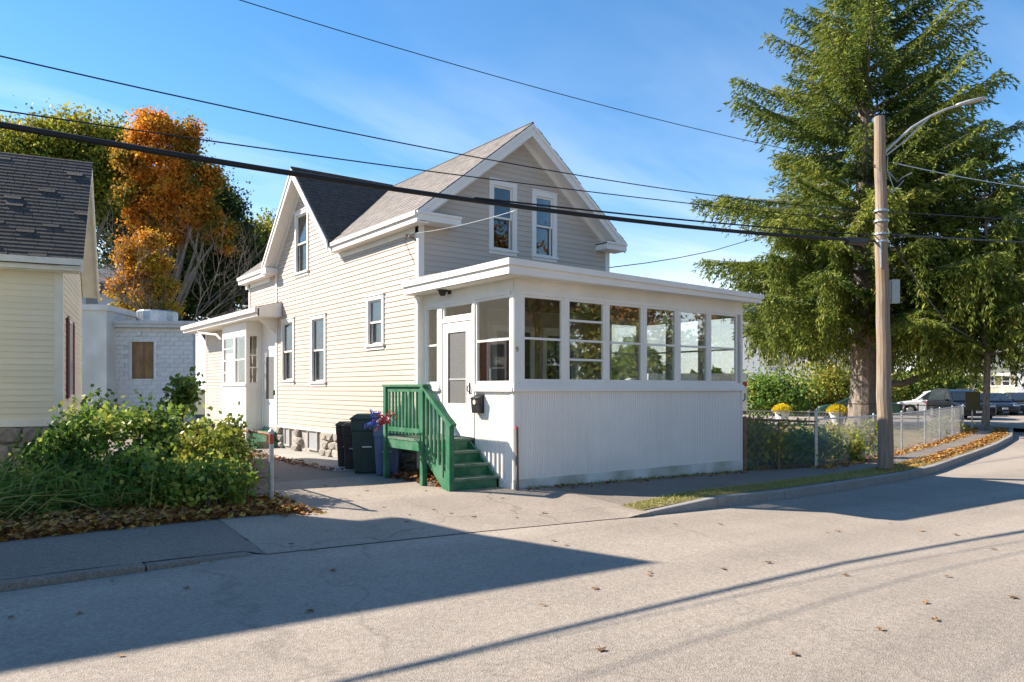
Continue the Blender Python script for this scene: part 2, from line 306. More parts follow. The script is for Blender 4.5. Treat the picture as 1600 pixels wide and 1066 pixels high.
# base ground reaching the horizon (kept below every surface laid on it)
gx = np.concatenate([[-1500, -400, -120], np.arange(-40, 60.1, 1.0), [90, 150, 400, 1500]])
gy = np.concatenate([[-1500, -300, -80, -40, -20], np.arange(-12, 40.1, 1.0), [60, 100, 300, 1500]])
XX, YY = np.meshgrid(gx, gy, indexing='ij'); ZZ = np.where(YY < curb(XX)+1.3, T(XX)-.21, T(XX)-.04)
ZZ = np.where((XX > -6) & (XX < 1.6) & (YY < curb(XX)+3.2), T(XX)-.24, ZZ)
mb = MB(); mb.v = np.stack([XX, YY, ZZ], -1).reshape(-1, 3).tolist(); ny = len(gy)
mb.f = [(i*ny+j, (i+1)*ny+j, (i+1)*ny+j+1, i*ny+j+1) for i in range(len(gx)-1) for j in range(ny-1)]
tag(mb.build('ground', M_GROUND, fix=False), kind='structure')
fine = np.unique(np.concatenate([np.arange(-60, -10, 2.0), np.arange(-10, 12, .25), np.arange(12, 121, 1.5)]))
sheet('road', M_ROAD, fine, lambda x: curb(x)-10.5, lambda x: curb(x), 6, 0.0)
# pavement on the left, driveway, pavement and verge on the right
sheet('sidewalk', M_WALK, np.unique(np.concatenate([np.arange(-60, -4.6, .3), np.arange(-4.6, -3.9, .1)])), lambda x: curb(x)+(.16 if x < -4.8 else 0.001), lambda x: curb(x)+2.0, 8, .004)
sheet('driveway', M_DRIVE, np.arange(-4.6, .61, .2), lambda x: curb(x), lambda x: 3.2+0*x, 24, .008)
sheet('driveway_back', M_WALK, np.arange(-3.9, -.09, .2), lambda x: 3.15+0*x, lambda x: 22+0*x, 12, .006)
sheet('wall_strip', M_CONC, np.arange(-1.25, -.04, .15), lambda x: 4.2+0*x, lambda x: 10.6+0*x, 8, .012)
xr = np.unique(np.concatenate([np.arange(.6, 12, .3), np.arange(12, 60, 1.2)]))
def walk_lo(x): return curb(x)+np.interp(x, [.6, 3, 8, 14, 60], [.55, .75, .85, .8, .8])
def walk_hi(x): return np.maximum(curb(x)+np.interp(x, [.6, 6, 8, 14, 60], [2.3, 2.2, 1.8, 1.75, 1.75]), walk_lo(x)+.3)
sheet('sidewalk', M_WALK, xr, walk_lo, walk_hi, 4, .006)
sheet('verge', M_LAWN, np.unique(np.concatenate([np.arange(.3, 12, .3), np.arange(12, 60, 1.2)])), lambda x: curb(x)+.14, walk_lo, 3, .012)
sheet('side_yard', M_LAWN, np.unique(np.concatenate([np.arange(.6, 12, .3), np.arange(12, 40, 1.2)])), walk_hi, lambda x: np.maximum(walk_hi(x)+.05, 0*x+10.5), 10, .004)
sheet('bed', M_SOIL, np.arange(-16, -3.69, .3), lambda x: curb(x)+2.0, lambda x: 14+0*x, 16, .004)
# the car park and the cross street behind the garden
def lot(name, m, pts, z):
    mb = MB(); mb.v = [(p[0], p[1], z) for p in pts]; mb.f = [tuple(range(len(pts)))]; return tag(mb.build(name, m, fix=False), kind='structure')
lot('parking_lot', M_ROAD, [toxy(1100, 36), toxy(1380, 37.5), toxy(1520, 36), toxy(1700, 30), toxy(1900, 62), toxy(1000, 62)], -.128)
sheet('kerb_gutter', M_ROAD, np.arange(-5.3, -4.2, .1), lambda x: curb(x)-.03, lambda x: curb(x)+.5, 4, -.003)
# granite kerb stones
def kerb_run(x0, x1, step, hfun):
    root = empty('kerb', (x0, float(curb(x0)), gz(x0, curb(x0)-.1)))
    root['kind'] = 'structure'
    x = x0
    while x < x1-.01:
        xe = min(x+step, x1); mb = MB()
        a = Vector((x+.006, float(curb(x)), 0)); b = Vector((xe-.006, float(curb(xe)), 0)); d = (b-a).normalized(); n = Vector((-d.y, d.x, 0))
        pts = []
        for zz in (-.12, 1):
            for q, k in ((a, 0), (b, 0), (b, 1), (a, 1)):
                p = q + n*(.17 if k else -.005 + (.02 if zz == 1 else 0)); h = hfun(p.x)
                pts.append((p.x, p.y, float(T(p.x))-.15+(zz if zz < 0 else h+random.uniform(-.006, .006))))
        mb.hexa(pts); o = mb.build('kerb_stone', M_GRANITE if x0 > 0 else M_WALK, root)
        bv = o.modifiers.new('b', 'BEVEL'); bv.width = .018; bv.segments = 2
        x = xe
    return root
kerb_run(.35, 58, 1.75, lambda x: .04+.12*min(1, max(0, (x-.35)/1.75)))
kerb_run(-30, -4.75, 2.2, lambda x: .03+.045*min(1, max(0, (-4.75-x)/1.5)))
# ------------------------------------------------------------------ wall pieces
def clap_mesh(name, e, m, proud=.016):
    v = [(0, 0, 0), (1, 0, 0), (0, -proud, 0), (1, -proud, 0), (0, -proud, .012), (1, -proud, .012), (0, -.003, e+.004), (1, -.003, e+.004), (0, .01, e+.004), (1, .01, e+.004), (0, .01, 0), (1, .01, 0)]
    f = [(2, 3, 5, 4), (4, 5, 7, 6), (6, 7, 9, 8), (10, 11, 3, 2), (0, 2, 4, 6, 8, 10), (1, 11, 9, 7, 5, 3), (8, 9, 11, 10)]
    return rawmesh(name, v, f, m)
def siding(root, O, U, N, e, z0, z1, uL, uR, openings, me):
    """lapped boards, one object per board, as children of a 'wall' part"""
    back = MB(O, U, N); jobs = []
    k = 0
    while z0+k*e < z1-.02:
        a = z0+k*e; b = min(a+e, z1); l = max(uL(a), uL(b)); r = min(uR(a), uR(b)); segs = [(l, r)]
        for (o0, o1, c0, c1) in openings:
            if min(b, c1)-max(a, c0) > .3*e:
                ns = []
                for (p, q) in segs:
                    if o1 <= p or o0 >= q: ns.append((p, q)); continue
                    if o0 > p: ns.append((p, o0))
                    if o1 < q: ns.append((o1, q))
                segs = ns
        for (p, q) in segs:
            if q-p > .03: jobs.append((p, q, a, b)); back.box(p, q, -.05, -.008, a, b)
        k += 1
    w = back.build('wall', M_SHEATH, root)
    U = Vector(U); N = Vector(N); O = Vector(O)
    for (p, q, a, b) in jobs:
        # mesh: x along the board, -y outward; keep it right-handed
        d = U if U.cross(-N).z > 0 else -U
        st = p if d == U else q
        M = frameM(O+U*st+UP*a, d, -N) @ Matrix.Diagonal((q-p, 1, (b-a)/e, 1))
        inst('clapboard', me, w, M)
    return w
def window(root, O, U, N, u0, u1, z0, z1, casing=.10, mid=.5, blind=0., room=True, gl=None, sashm=None, name='window', cap=True):
    """u0..z1 = opening inside the casing"""
    c = casing; sm = sashm or M_WHITE
    mb = MB(O, U, N)
    mb.box(u0-c, u0, -.02, .035, z0, z1).box(u1, u1+c, -.02, .035, z0, z1).box(u0-c, u1+c, -.02, .037, z1, z1+c)
    if cap: mb.box(u0-c-.015, u1+c+.015, -.02, .055, z1+c, z1+c+.025)
    w = mb.build(name, M_WHITE, root)
    MB(O, U, N).box(u0-c-.02, u1+c+.02, -.02, .065, z0-.05, z0).box(u0-c, u1+c, -.02, .03, z0-.12, z0-.05).build('sill', M_WHITE, w)
    zm = z0+(z1-z0)*mid; s = .04
    for (a, b, n0, n1) in ((zm-.02, z1, -.045, -.005), (z0, zm+.02, -.085, -.047)):
        MB(O, U, N).box(u0, u0+s, n0, n1, a, b).box(u1-s, u1, n0, n1, a, b).box(u0+s, u1-s, n0, n1, b-s, b).box(u0+s, u1-s, n0, n1, a, a+s).build('sash', sm, w)
        MB(O, U, N).box(u0+s-.003, u1-s+.003, (n0+n1)/2-.003, (n0+n1)/2+.003, a+s-.003, b-s+.003).build('pane', gl or M_GLASSD, w)
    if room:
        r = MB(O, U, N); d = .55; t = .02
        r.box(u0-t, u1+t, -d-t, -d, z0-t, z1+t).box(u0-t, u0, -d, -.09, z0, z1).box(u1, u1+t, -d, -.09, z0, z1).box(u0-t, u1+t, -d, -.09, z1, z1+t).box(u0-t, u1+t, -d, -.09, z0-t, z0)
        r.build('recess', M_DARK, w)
        if blind > 0: MB(O, U, N).box(u0+.02, u1-.02, -.17, -.165, z1-(z1-z0)*blind, z1).build('blind', M_BLIND, w)
    return w
# ------------------------------------------------------------------ the cream house
XW, YF, XR = -.08, 2.95, 4.98            # left wall, front gable wall, right wall
XC = (XW+XR)/2; RZ = 7.23; SL = .80; HALF = XR-XC+.22
LO, LU, LN = (XW, 0, 0), (0, 1, 0), (-1, 0, 0)     # left wall frame
FO, FU, FN = (0, YF, 0), (1, 0, 0), (0, -1, 0)     # front wall frame
house = empty('house', (XC, 8, 0), 0, 'cream clapboard gabled house with a white glazed porch on the corner', 'house')
ME_CLAP = clap_mesh('clapboard', .108, M_VINYL)
def rX(px0, pt, px1, pb, X):  # opening on a wall x = X (photo: px0 left = far)
    a = PX(px0, pt, X); b = PX(px1, pb, X); return (b.y, a.y, b.z, a.z)
def rY(px0, pt, px1, pb, Y):
    a = PY(px0, pt, Y); b = PY(px1, pb, Y); return (a.x, b.x, b.z, a.z)
def grow(r, c): return (r[0]-c, r[1]+c, r[2]-c, r[3]+c)
YB = 13.2; Y1 = 10.8
def rz(x): return RZ-SL*abs(x-XC)
ZE = rz(XW)                                # roof surface over the wall line
GC, GH, GZ = 8.82, 2.12, 7.25              # cross gable: centre y, half width, ridge z
GSL = (GZ-5.18)/GH
wl1 = rX(443, 506, 459, 594, XW); wl2 = rX(489, 500, 508, 596, XW); wls = rX(577, 471, 598, 537, XW); wlg = rX(464, 339, 481, 422, XW)
lw_open = [grow(w, .06) for w in (wl1, wl2, wls, wlg)]
def l_lo(z): return YF+.02 if z < 4.93 else GC-GH+.25+(z-4.93)/GSL*1.0
def l_hi(z): return Y1 if z < 5.2 else GC+(GZ-.2-z)/GSL
def l_lo2(z): return YF+.02 if z < 4.9 else GC-(GZ-.2-z)/GSL
siding(house, LO, LU, LN, .108, .62, GZ-.25, l_lo2, l_hi, lw_open, ME_CLAP)
siding(house, LO, LU, LN, .108, 3.9, 4.9, lambda z: Y1+.02, lambda z: YB, [], ME_CLAP)
for w, bl in ((wl1, .55), (wl2, .45), (wls, .9), (wlg, .5)): window(house, LO, LU, LN, *w, casing=.09, blind=bl)
# front gable
wf1 = rY(770, 289, 800, 392, YF); wf2 = rY(836.5, 306, 863, 402, YF)
pdoor = (1.75, 2.65, .80, 2.85); pwin = (3.1, 3.95, 1.5, 2.85)
f_open = [grow(wf1, .07), grow(wf2, .07), pdoor, grow(pwin, .06)]
siding(house, FO, FU, FN, .108, .70, RZ-.3, lambda z: XW+.02 if z < ZE-.2 else XC-(RZ-.18-z)/SL, lambda z: XR-.02 if z < ZE-.2 else XC+(RZ-.18-z)/SL, f_open, ME_CLAP)
for w in (wf1, wf2): window(house, FO, FU, FN, *w, casing=.11, blind=0)
window(house, FO, FU, FN, *pwin, casing=.10, blind=.4)
MB().box(XW+.012, XW+.1, YF+.03, YF+1.2, 4.4, 5.12).build('wall', M_VINYL, house)
# hidden right and rear walls
mb = MB(); mb.box(XR-.1, XR, YF+.05, YB, .0, ZE-.1).box(XW+.06, XR, YB-.1, YB, 0, ZE-.1); mb.prism([(XW+.06, YB-.1, ZE-.1), (XR, YB-.1, ZE-.1), (XC, YB-.1, RZ-.2)], (0, .1, 0)); mb.build('wall', M_VINYL, house)
# corner boards
mb = MB(); mb.box(XW-.03, XW+.10, YF-.03, YF+.10, .62, ZE-.18); mb.build('corner_board', M_WHITE, house)
MB().box(XR-.10, XR+.03, YF-.03, YF+.10, .62, ZE-.18).build('corner_board', M_WHITE, house)
MB(LO, LU, LN).box(Y1-.03, Y1+.09, -.05, .03, .62, 5.05).build('corner_board', M_WHITE, house)
MB(LO, LU, LN).box(YB-.1, YB+.02, -.05, .03, 3.7, 4.9).build('corner_board', M_WHITE, house)
# roof: slabs, fascia, soffit, shingles
def slope_pts(x): return rz(x)
YR0, YR1 = YF-.36, YB+.3
XL0, XR0 = XC-HALF, XC+HALF
mb = MB()
for sgn in (-1, 1):
    xe = XC+sgn*HALF; ze = rz(xe)
    for (ya, yb, xq) in ([(YR0+.02, GC-GH-.05, xe), (GC-GH-.05, GC+GH+.05, XW+.08), (GC+GH+.05, YR1-.02, xe)] if sgn < 0 else [(YR0+.02, YR1-.02, xe)]):
        mb.prism([(XC, ya, RZ-.012), (xq, ya, rz(xq)-.012), (xq, ya, rz(xq)-.13), (XC, ya, RZ-.15)], (0, yb-ya, 0))
roof = mb.build('roof', M_ROOFDARK, house)
def shingles(name, m, p0, along, up, length, height, parent, e=.14, tab=.30, th=.012, clip=None, seed=1):
    """lapped tabs: p0 lower left corner of the slope, joined (thousands of tabs)"""
    r = random.Random(seed); along = Vector(along).normalized(); up = Vector(up).normalized(); n = along.cross(up).normalized()
    if n.z < 0: n = -n
    mb = MB(); k = 0
    while k*e < height:
        a = k*e; b = min(a+e*1.25, height); off = r.uniform(0, tab)
        x = -off
        while x < length:
            x0 = max(0, x+.004); x1 = min(length, x+tab-.004); x += tab
            if x1-x0 < .03: continue
            if clip and not clip(Vector(p0)+along*((x0+x1)/2)+up*((a+b)/2)): continue
            t0 = th+r.uniform(0, .006); i = len(mb.v); P0 = Vector(p0)
            for q, h, tt in ((x0, a, 0), (x1, a, 0), (x1, b, 0), (x0, b, 0), (x0, a, t0), (x1, a, t0), (x1, b, .003), (x0, b, .003)):
                mb.v.append(tuple(P0+along*q+up*h+n*tt))
            mb.f += [(i+4, i+5, i+6, i+7), (i, i+1, i+5, i+4), (i+1, i+2, i+6, i+5), (i+3, i, i+4, i+7)]
        k += 1
    o = mb.build(name, m, parent, fix=False); o['kind'] = 'stuff'; return o
hl = math.hypot(HALF, HALF*SL)
shingles('shingles', M_ROOFTAN, (XL0-.02, YR0-.02, rz(XL0)-.016), (0, 1, 0), (1, 0, SL), YR1-YR0+.04, hl, roof, seed=3, clip=lambda p: not (GC-GH < p.y < GC+GH and p.x < XW+.1))
shingles('shingles', M_ROOFTAN, (XR0+.02, YR0-.02, rz(XR0)-.016), (0, 1, 0), (-1, 0, SL), YR1-YR0+.04, hl, roof, seed=4)
MB().tube([(XC, YR0-.01, RZ-.005), (XC, YR1, RZ-.005)], .03, 6).build('ridge_cap', M_ROOFDARK, roof)
# rake boards and soffits of the front gable
for sgn in (-1, 1):
    xe = XC+sgn*(HALF+.0)
    def rp(x, dz): return (x, 0, rz(x)+dz)
    mb = MB((0, YR0, 0)); pts = [(XC, 0, RZ-.02), (xe, 0, rz(xe)-.02), (xe, 0, rz(xe)-.24), (XC, 0, RZ-.27)]
    mb.prism(pts, (0, .03, 0)); mb.prism([(XC, -.025, RZ-.015), (xe, -.025, rz(xe)-.015), (xe, -.025, rz(xe)-.10), (XC, -.025, RZ-.10)], (0, .025, 0)); mb.build('rake_board', M_WHITE, house)
    mb = MB((0, YR0+.03, 0)); mb.prism([(XC, 0, RZ-.16), (xe, 0, rz(xe)-.16), (xe, 0, rz(xe)-.18), (XC, 0, RZ-.18)], (0, .33, 0)); mb.build('soffit', M_WHITE, house)
    xi = XC+sgn*(HALF-.30)
    mb = MB((0, YF, 0)); mb.prism([(XC, -.05, RZ-.18), (xi, -.05, rz(xi)-.18), (xi, -.05, rz(xi)-.34), (XC, -.05, RZ-.36)], (0, .05, 0)); mb.build('frieze', M_WHITE, house)
    # eave return
    x0, x1 = (xe-.02, xe+.95) if sgn < 0 else (xe-.62, xe+.02)
    z = rz(xe)-.03
    MB().box(x0, x1, YR0-.02, YF+.02, z-.17, z-.02).box(x0-.02 if sgn < 0 else x0, x1, YR0-.05, YF, z-.05, z-.005).build('eave_return', M_WHITE, house)
# eave along the left side (gutter board + soffit), front part and rear stub
for (ya, yb) in ((YR0+.01, GC-GH-.05), (GC+GH+.1, YR1)):
    z = rz(XL0)
    MB().box(XL0-.03, XL0+.04, ya, yb, z-.24, z-.03).box(XL0-.075, XL0-.03, ya, yb, z-.12, z-.035).build('eave_fascia', M_WHITE, house)
    MB().box(XL0+.04, XW+.02, ya, yb, z-.24, z-.21).build('soffit', M_WHITE, house)
    MB().box(XW-.03, XW+.01, ya+.3, yb, z-.36, z-.24).build('frieze', M_WHITE, house)
# cross gable roof
XG = XW-.34
mb = MB()
for sgn in (-1, 1):
    ye = GC+sgn*(GH+.12); ze = GZ-GSL*(GH+.12)
    mb.prism([(XG+.02, GC, GZ-.012), (XG+.02, ye, ze-.012), (XG+.02, ye, ze-.14), (XG+.02, GC, GZ-.16)], (XC-XG+.3, 0, 0))
cross = mb.build('roof', M_ROOFDARK, house); cross['label'] = 'dark shingled cross gable roof'
gl_ = math.hypot(1, GSL)*(GH+.12)
shingles('shingles', M_ROOFDARK, (XG, GC-GH-.12, GZ-GSL*(GH+.12)-.014), (1, 0, 0), (0, 1, GSL), 2.9, gl_, cross, seed=5, clip=lambda p: p.z > rz(min(p.x, XC))-.06)
shingles('shingles', M_ROOFDARK, (XG, GC+GH+.12, GZ-GSL*(GH+.12)-.014), (1, 0, 0), (0, -1, GSL), 2.9, gl_, cross, seed=6, clip=lambda p: p.z > rz(min(p.x, XC))-.06)
MB().tube([(XG-.02, GC, GZ+.005), (XC, GC, GZ+.005)], .03, 6).build('ridge_cap', M_ROOFDARK, cross)
for sgn in (-1, 1):
    ye = GC+sgn*(GH+.12); ze = GZ-GSL*(GH+.12)
    mb = MB((XG, 0, 0)); mb.prism([(0, GC, GZ-.02), (0, ye, ze-.02), (0, ye, ze-.22), (0, GC, GZ-.27)], (.03, 0, 0)); mb.prism([(-.025, GC, GZ-.01), (-.025, ye, ze-.01), (-.025, ye, ze-.09), (-.025, GC, GZ-.09)], (.025, 0, 0)); mb.build('rake_board', M_WHITE, house)
    mb = MB((XG+.03, 0, 0)); mb.prism([(0, GC, GZ-.17), (0, ye, ze-.16), (0, ye, ze-.18), (0, GC, GZ-.19)], (.32, 0, 0)); mb.build('soffit', M_WHITE, house)
    yi = GC+sgn*(GH-.1); zi = GZ-GSL*(GH-.1)
    mb = MB((XW, 0, 0)); mb.prism([(-.045, GC, GZ-.19), (-.045, yi, zi-.19), (-.045, yi, zi-.34), (-.045, GC, GZ-.37)], (.05, 0, 0)); mb.build('frieze', M_WHITE, house)
    if sgn > 0: MB().box(XG-.02, XW+.02, ye-.35, ye+.03, ze-.26, ze-.10).build('eave_return', M_WHITE, house)
# small dark chimney cap behind the ridge
MB().box(XC+.3, XC+.85, 6.9, 7.4, RZ-.7, RZ+.12).box(XC+.25, XC+.9, 6.85, 7.45, RZ+.12, RZ+.17).build('chimney', M_BLACK, house)
# foundation of field stones with cellar windows
fnd = MB(LO, LU, LN).box(YF, 18, -.30, -.05, -.3, .63).build('foundation', M_MORTAR, house)
stone_meshes = []
for k in range(5):
    bm = bmesh.new(); bmesh.ops.create_icosphere(bm, subdivisions=2, radius=.5)
    r = random.Random(k)
    for v in bm.verts:
        c = v.co; v.co = Vector((max(-.42, min(.42, c.x*1.15)), max(-.42, min(.42, c.y*1.15)), max(-.42, min(.42, c.z*1.15)))) * (1+r.uniform(-.07, .07))
    me = bpy.data.meshes.new('stone'); bm.to_mesh(me); bm.free(); me.materials.append(M_STONE); stone_meshes.append(me)
def stones(parent, O, U, N, u0, u1, z0, z1, avoid=(), seed=0, sz=.30):
    r = random.Random(seed); z = z0
    while z < z1-.05:
        h = min(r.uniform(.6, 1.0)*sz, z1-z); u = u0
        if z1-z-h < .08: h = z1-z
        while u < u1-.03:
            w = min(r.uniform(.8, 1.9)*sz, u1-u)
            if not any(u+w > a and u < b for a, b in avoid):
                M = frameM(Vector(O)+Vector(U)*(u+w/2)+UP*(z+h/2)+Vector(N)*(-.05), U, N) @ Matrix.Diagonal((w*1.12, .26*r.uniform(.8, 1.15), h*1.12, 1)) @ Matrix.Rotation(r.uniform(-.12, .12), 4, 'Y')
                inst('stone', r.choice(stone_meshes), parent, M)
            u += w
        z += h
cw = [(8.0, 8.65), (9.9, 10.3)]
stones(fnd, LO, LU, LN, 3.1, 10.8, -.02, .60, [(a-.05, b+.05) for a, b in cw], 3)
for a, b in cw:
    cwn = MB(LO, LU, LN).box(a, b, -.06, .0, .10, .14).box(a, b, -.06, .0, .56, .60).box(a, a+.04, -.06, .0, .14, .56).box(b-.04, b, -.06, .0, .14, .56).build('cellar_window', mat('grey_cellar_frame', (.42, .40, .37), None, 5, .8), house)
    MB(LO, LU, LN).box(a+.04, b-.04, -.05, -.03, .14, .56).build('pane', M_BLIND, cwn)
MB(LO, LU, LN).box(YF+.1, Y1, -.05, .02, .585, .625).build('sill_board', M_WHITEOLD, house)
# ---- rear single storey addition with the entry bay
ADE = 18.0
rw = rX(346, 521, 352, 592, XW)
siding(house, LO, LU, LN, .108, .45, 3.62, lambda z: 14.5, lambda z: ADE, [], ME_CLAP)
MB().box(XW+.05, 3.4, ADE-.1, ADE, 0, 3.7).build('wall', M_VINYL, house)
MB(LO, LU, LN).box(ADE-.1, ADE+.02, -.05, .03, .3, 3.62).build('corner_board', M_WHITE, house)
mb = MB(); XE = XW-.66
mb.prism([(XE, 10.42, 3.86), (2.6, 10.42, 4.75), (2.6, 10.42, 4.62), (XE, 10.42, 3.74)], (0, .38, 0)) if False else None
mb.prism([(XE, 10.42, 3.85), (XW, 10.42, 4.04), (XW, 10.42, 3.93), (XE, 10.42, 3.75)], (0, .4, 0))
mb.prism([(XE, 10.82, 3.85), (2.4, 10.82, 4.62), (2.4, 10.82, 4.50), (XE, 10.82, 3.75)], (0, ADE+.4-10.82, 0))
lean = mb.build('roof', M_ROOFDARK, house); lean['label'] = 'low lean-to roof over the side entry'
ua = Vector((2.4-XE, 0, .77)); shingles('shingles', M_ROOFTAN, (XE-.02, 10.80, 3.845), (0, 1, 0), ua, ADE+.4-10.8, 2.9, lean, seed=8)
shingles('shingles', M_ROOFTAN, (XE-.02, 10.40, 3.845), (0, 1, 0), ua, .4, .62, lean, seed=9)
MB().box(XE-.02, XE+.02, 10.4, ADE+.42, 3.60, 3.80).box(XE-.10, XE-.02, 10.4, ADE+.42, 3.70, 3.82).build('gutter', M_WHITE, lean)
MB().box(XE+.02, XW+.02, 10.42, ADE+.4, 3.60, 3.63).build('soffit', M_WHITE, house)
MB().prism([(XE-.015, 10.40, 3.60), (XW-.02, 10.40, 3.60), (XW-.02, 10.40, 4.03), (XE-.015, 10.40, 3.84)], (0, .03, 0)).build('canopy_end', M_WHITE, house)
MB().tube([(XE+.02, 16.6, 3.62), (XE+.03, 16.5, 3.5), (XW-.5, 14.9, 3.35), (XW-.47, 14.6, 3.2)], .035, 8).build('downspout', M_WHITE, house)
XB = XW-.44; BY0, BY1 = 12.15, 14.5
# lower panels
MB().box(XB, XW+.1, BY0, BY1, .10, 1.72).build('bay_panel', M_WHITE, house)
mb = MB()
for k in range(12): mb.box(XB+.02+k*.035, XB+.045+k*.035, BY0-.012, BY0, .2, 1.66)
mb.build('bay_boards', M_WHITE, house)
MB().box(XB-.04, XW+.1, BY0-.04, BY1+.02, 1.72, 1.78).build('sill', M_WHITE, house)
MB().box(XB, XW+.1, BY0, BY1, 3.22, 3.60).build('bay_head', M_WHITE, house)
def porchwin(root, O, U, N, u0, u1, z0, z1, rails=(.5,), s=.045, gl=None, name='porch_window', n0=-.06, n1=-.01):
    w = MB(O, U, N).box(u0, u0+s, n0, n1, z0, z1).box(u1-s, u1, n0, n1, z0, z1).box(u0+s, u1-s, n0, n1, z1-s, z1).box(u0+s, u1-s, n0, n1, z0, z0+s).build(name, M_WHITE, root)
    zs = [z0+s]
    for t in rails:
        zz = z0+(z1-z0)*t; MB(O, U, N).box(u0+s, u1-s, n0+.004, n1+.008, zz-.018, zz+.018).build('rail', M_WHITE, w); zs += [zz-.018, zz+.018]
    zs.append(z1-s)
    for k in range(0, len(zs), 2): MB(O, U, N).box(u0+s-.004, u1-s+.004, (n0+n1)/2-.003, (n0+n1)/2+.003, zs[k]-.004, zs[k+1]+.004).build('pane', gl or M_GLASS, w)
    return w
BO = (XB, 0, 0)
for b_ in ((XB, XB+.07, BY0, BY0+.08), (XB, XB+.06, 13.25, 13.33), (XB, XB+.06, BY1-.08, BY1), (XW-.07, XW+.06, BY0, BY0+.07)): MB().box(*b_, 1.78, 3.22).build('bay_post', M_WHITE, house)
porchwin(house, BO, LU, LN, BY0+.08, 13.25, 1.78, 3.22, (.5,)); porchwin(house, BO, LU, LN, 13.33, BY1-.08, 1.78, 3.22, (.25, .5, .75))
porchwin(house, (0, BY0, 0), FU, FN, XB+.07, XW-.07, 1.78, 3.22, (.33, .58))
MB().box(XW+.5, XW+.55, BY0, BY1+2, .3, 3.6).build('bay_inner_wall', mat('warm_interior_wall', (.34, .20, .12), None, 3, .8), house)
MB(LO, LU, LN).box(14.42, 14.5, -.05, .03, 1.6, 3.55).build('corner_board', M_WHITE, house)
# entry door between the bay and the main wall
MB(LO, LU, LN).box(Y1+.09, BY0, -.08, -.03, 2.75, 3.6).box(Y1+.09, Y1+.17, -.08, .0, .5, 2.75).box(BY0-.08, BY0, -.08, .0, .5, 2.75).build('entry_surround', M_WHITE, house)
dr = MB(LO, LU, LN).box(Y1+.17, BY0-.08, -.08, -.04, .55, 2.75).build('door', M_WHITE, house); dr['label'] = 'white side entry door with a tall dark pane'
MB(LO, LU, LN).box(Y1+.40, BY0-.32, -.045, -.032, 1.35, 2.55).build('pane', M_SCREEN, dr)
MB(LO, LU, LN).box(Y1+.26, Y1+.29, -.04, .02, 1.45, 1.6).build('handle', M_BLACK, dr)
MB(LO, LU, LN).prism([(Y1+.1, .0, 3.15), (Y1+.1, .55, 3.6), (Y1+.1, .0, 3.6)], (.05, 0, 0)).build('bracket', M_WHITE, house)
# green concrete entry steps
es = empty('entry_steps', (XW-.5, 11.4, 0), 0, 'low green painted double step below the side entry door', 'steps')
MB().box(XW-.62, XW+.2, Y1-.15, BY0-.02, -.05, .20).build('step', M_GREEN, es); MB().box(XW-.3, XW+.2, Y1+.02, BY0-.03, .20, .44).build('step', M_GREEN, es)
# ------------------------------------------------------------------ glazed porch (parts of the house)
PXR, PFZ = 6.05, .78
ZS, ZG0, ZG1, ZF = 1.66, 1.76, 3.20, 3.46
PO, PU, PN = (0, 0, 0), (1, 0, 0), (0, -1, 0)            # front plane
SO, SU, SN = (0, 0, 0), (0, 1, 0), (-1, 0, 0)            # left side plane
def beadboard(O, U, N, u0, u1, z0, z1, pitch=.052):
    """tongue and groove panel with cut grooves, one mesh"""
    mb = MB(O, U, N); n = int(round((u1-u0)/pitch)); p = (u1-u0)/n; g = .016
    prof = []
    for k in range(n): a = u0+k*p; prof += [(a, -.022), (a+g, 0), (a+p-g*.6, 0), (a+p-.001, -.022)]
    i0 = len(mb.v)
    for (u, d) in prof: mb.v.append(tuple(mb.P((u, d, z0)))); mb.v.append(tuple(mb.P((u, d, z1))))
    for k in range(len(prof)-1): q = i0+2*k; mb.f.append((q, q+2, q+3, q+1))
    mb.box(u0, u1, -.06, -.024, z0, z1)
    return mb.build('beadboard_panel', M_BEAD, house)
M_BEAD = mat('porch_beadboard_white', (.86, .81, .755), (.82, .775, .72), 2.5, .5, .04, 50, big=(.79, .745, .69), bigscale=.7)
M_MOULD = mat('mildewed_white_board', (.74, .73, .70), (.66, .65, .60), 3, .7, .1, 40, big=(.27, .26, .17), bigscale=1.15, stretch=(1, 1, 2))
def gp(x): return float(T(x))
beadboard(PO, PU, PN, .14, PXR-.06, .14, ZS-.06)
MB().hexa([(0, -.012, -.08), (PXR, -.012, -.20), (PXR, .05, -.20), (0, .05, -.08), (0, -.012, .155), (PXR, -.012, .145), (PXR, .05, .145), (0, .05, .155)]).build('base_board', M_MOULD, house)
MB().box(.0, .14, -.008, .08, .10, ZF).build('corner_post', M_WHITEOLD, house)
MB().box(PXR-.06, PXR, -.008, .08, .08, ZF).build('corner_post', M_WHITEOLD, house)
MB().box(-.04, PXR+.04, -.055, .1, ZS-.06, ZS).box(-.02, PXR+.02, -.03, .1, ZS, ZG0-.04).build('sill', M_WHITE, house)
MB().box(.14, PXR-.06, -.004, .1, ZG0-.04, ZG0).build('window_base', M_WHITE, house)
MB().box(.0, PXR, -.006, .09, ZG1+.05, ZF).build('frieze', M_WHITEOLD, house)
MB().box(.14, PXR-.06, -.012, .09, ZG1, ZG1+.05).build('head_rail', M_WHITE, house)
bays = [PY(a, 530, 0).x for a in (817, 881, 887.5, 946, 950.5, 1005, 1009, 1058, 1062, 1107, 1110, 1153)]
for k in range(6):
    x0, x1 = bays[2*k], min(bays[2*k+1], PXR-.06)
    porchwin(house, PO, PU, PN, x0, x1, ZG0, ZG1, (.27, .5, .74) if k == 1 else (.5,))
    if k < 5: MB().box(x1, bays[2*k+2], -.022, .07, ZG0, ZG1).build('mullion', M_WHITE, house)
MB().box(.14, bays[0], -.01, .07, ZG0, ZG1).build('mullion', M_WHITE, house)
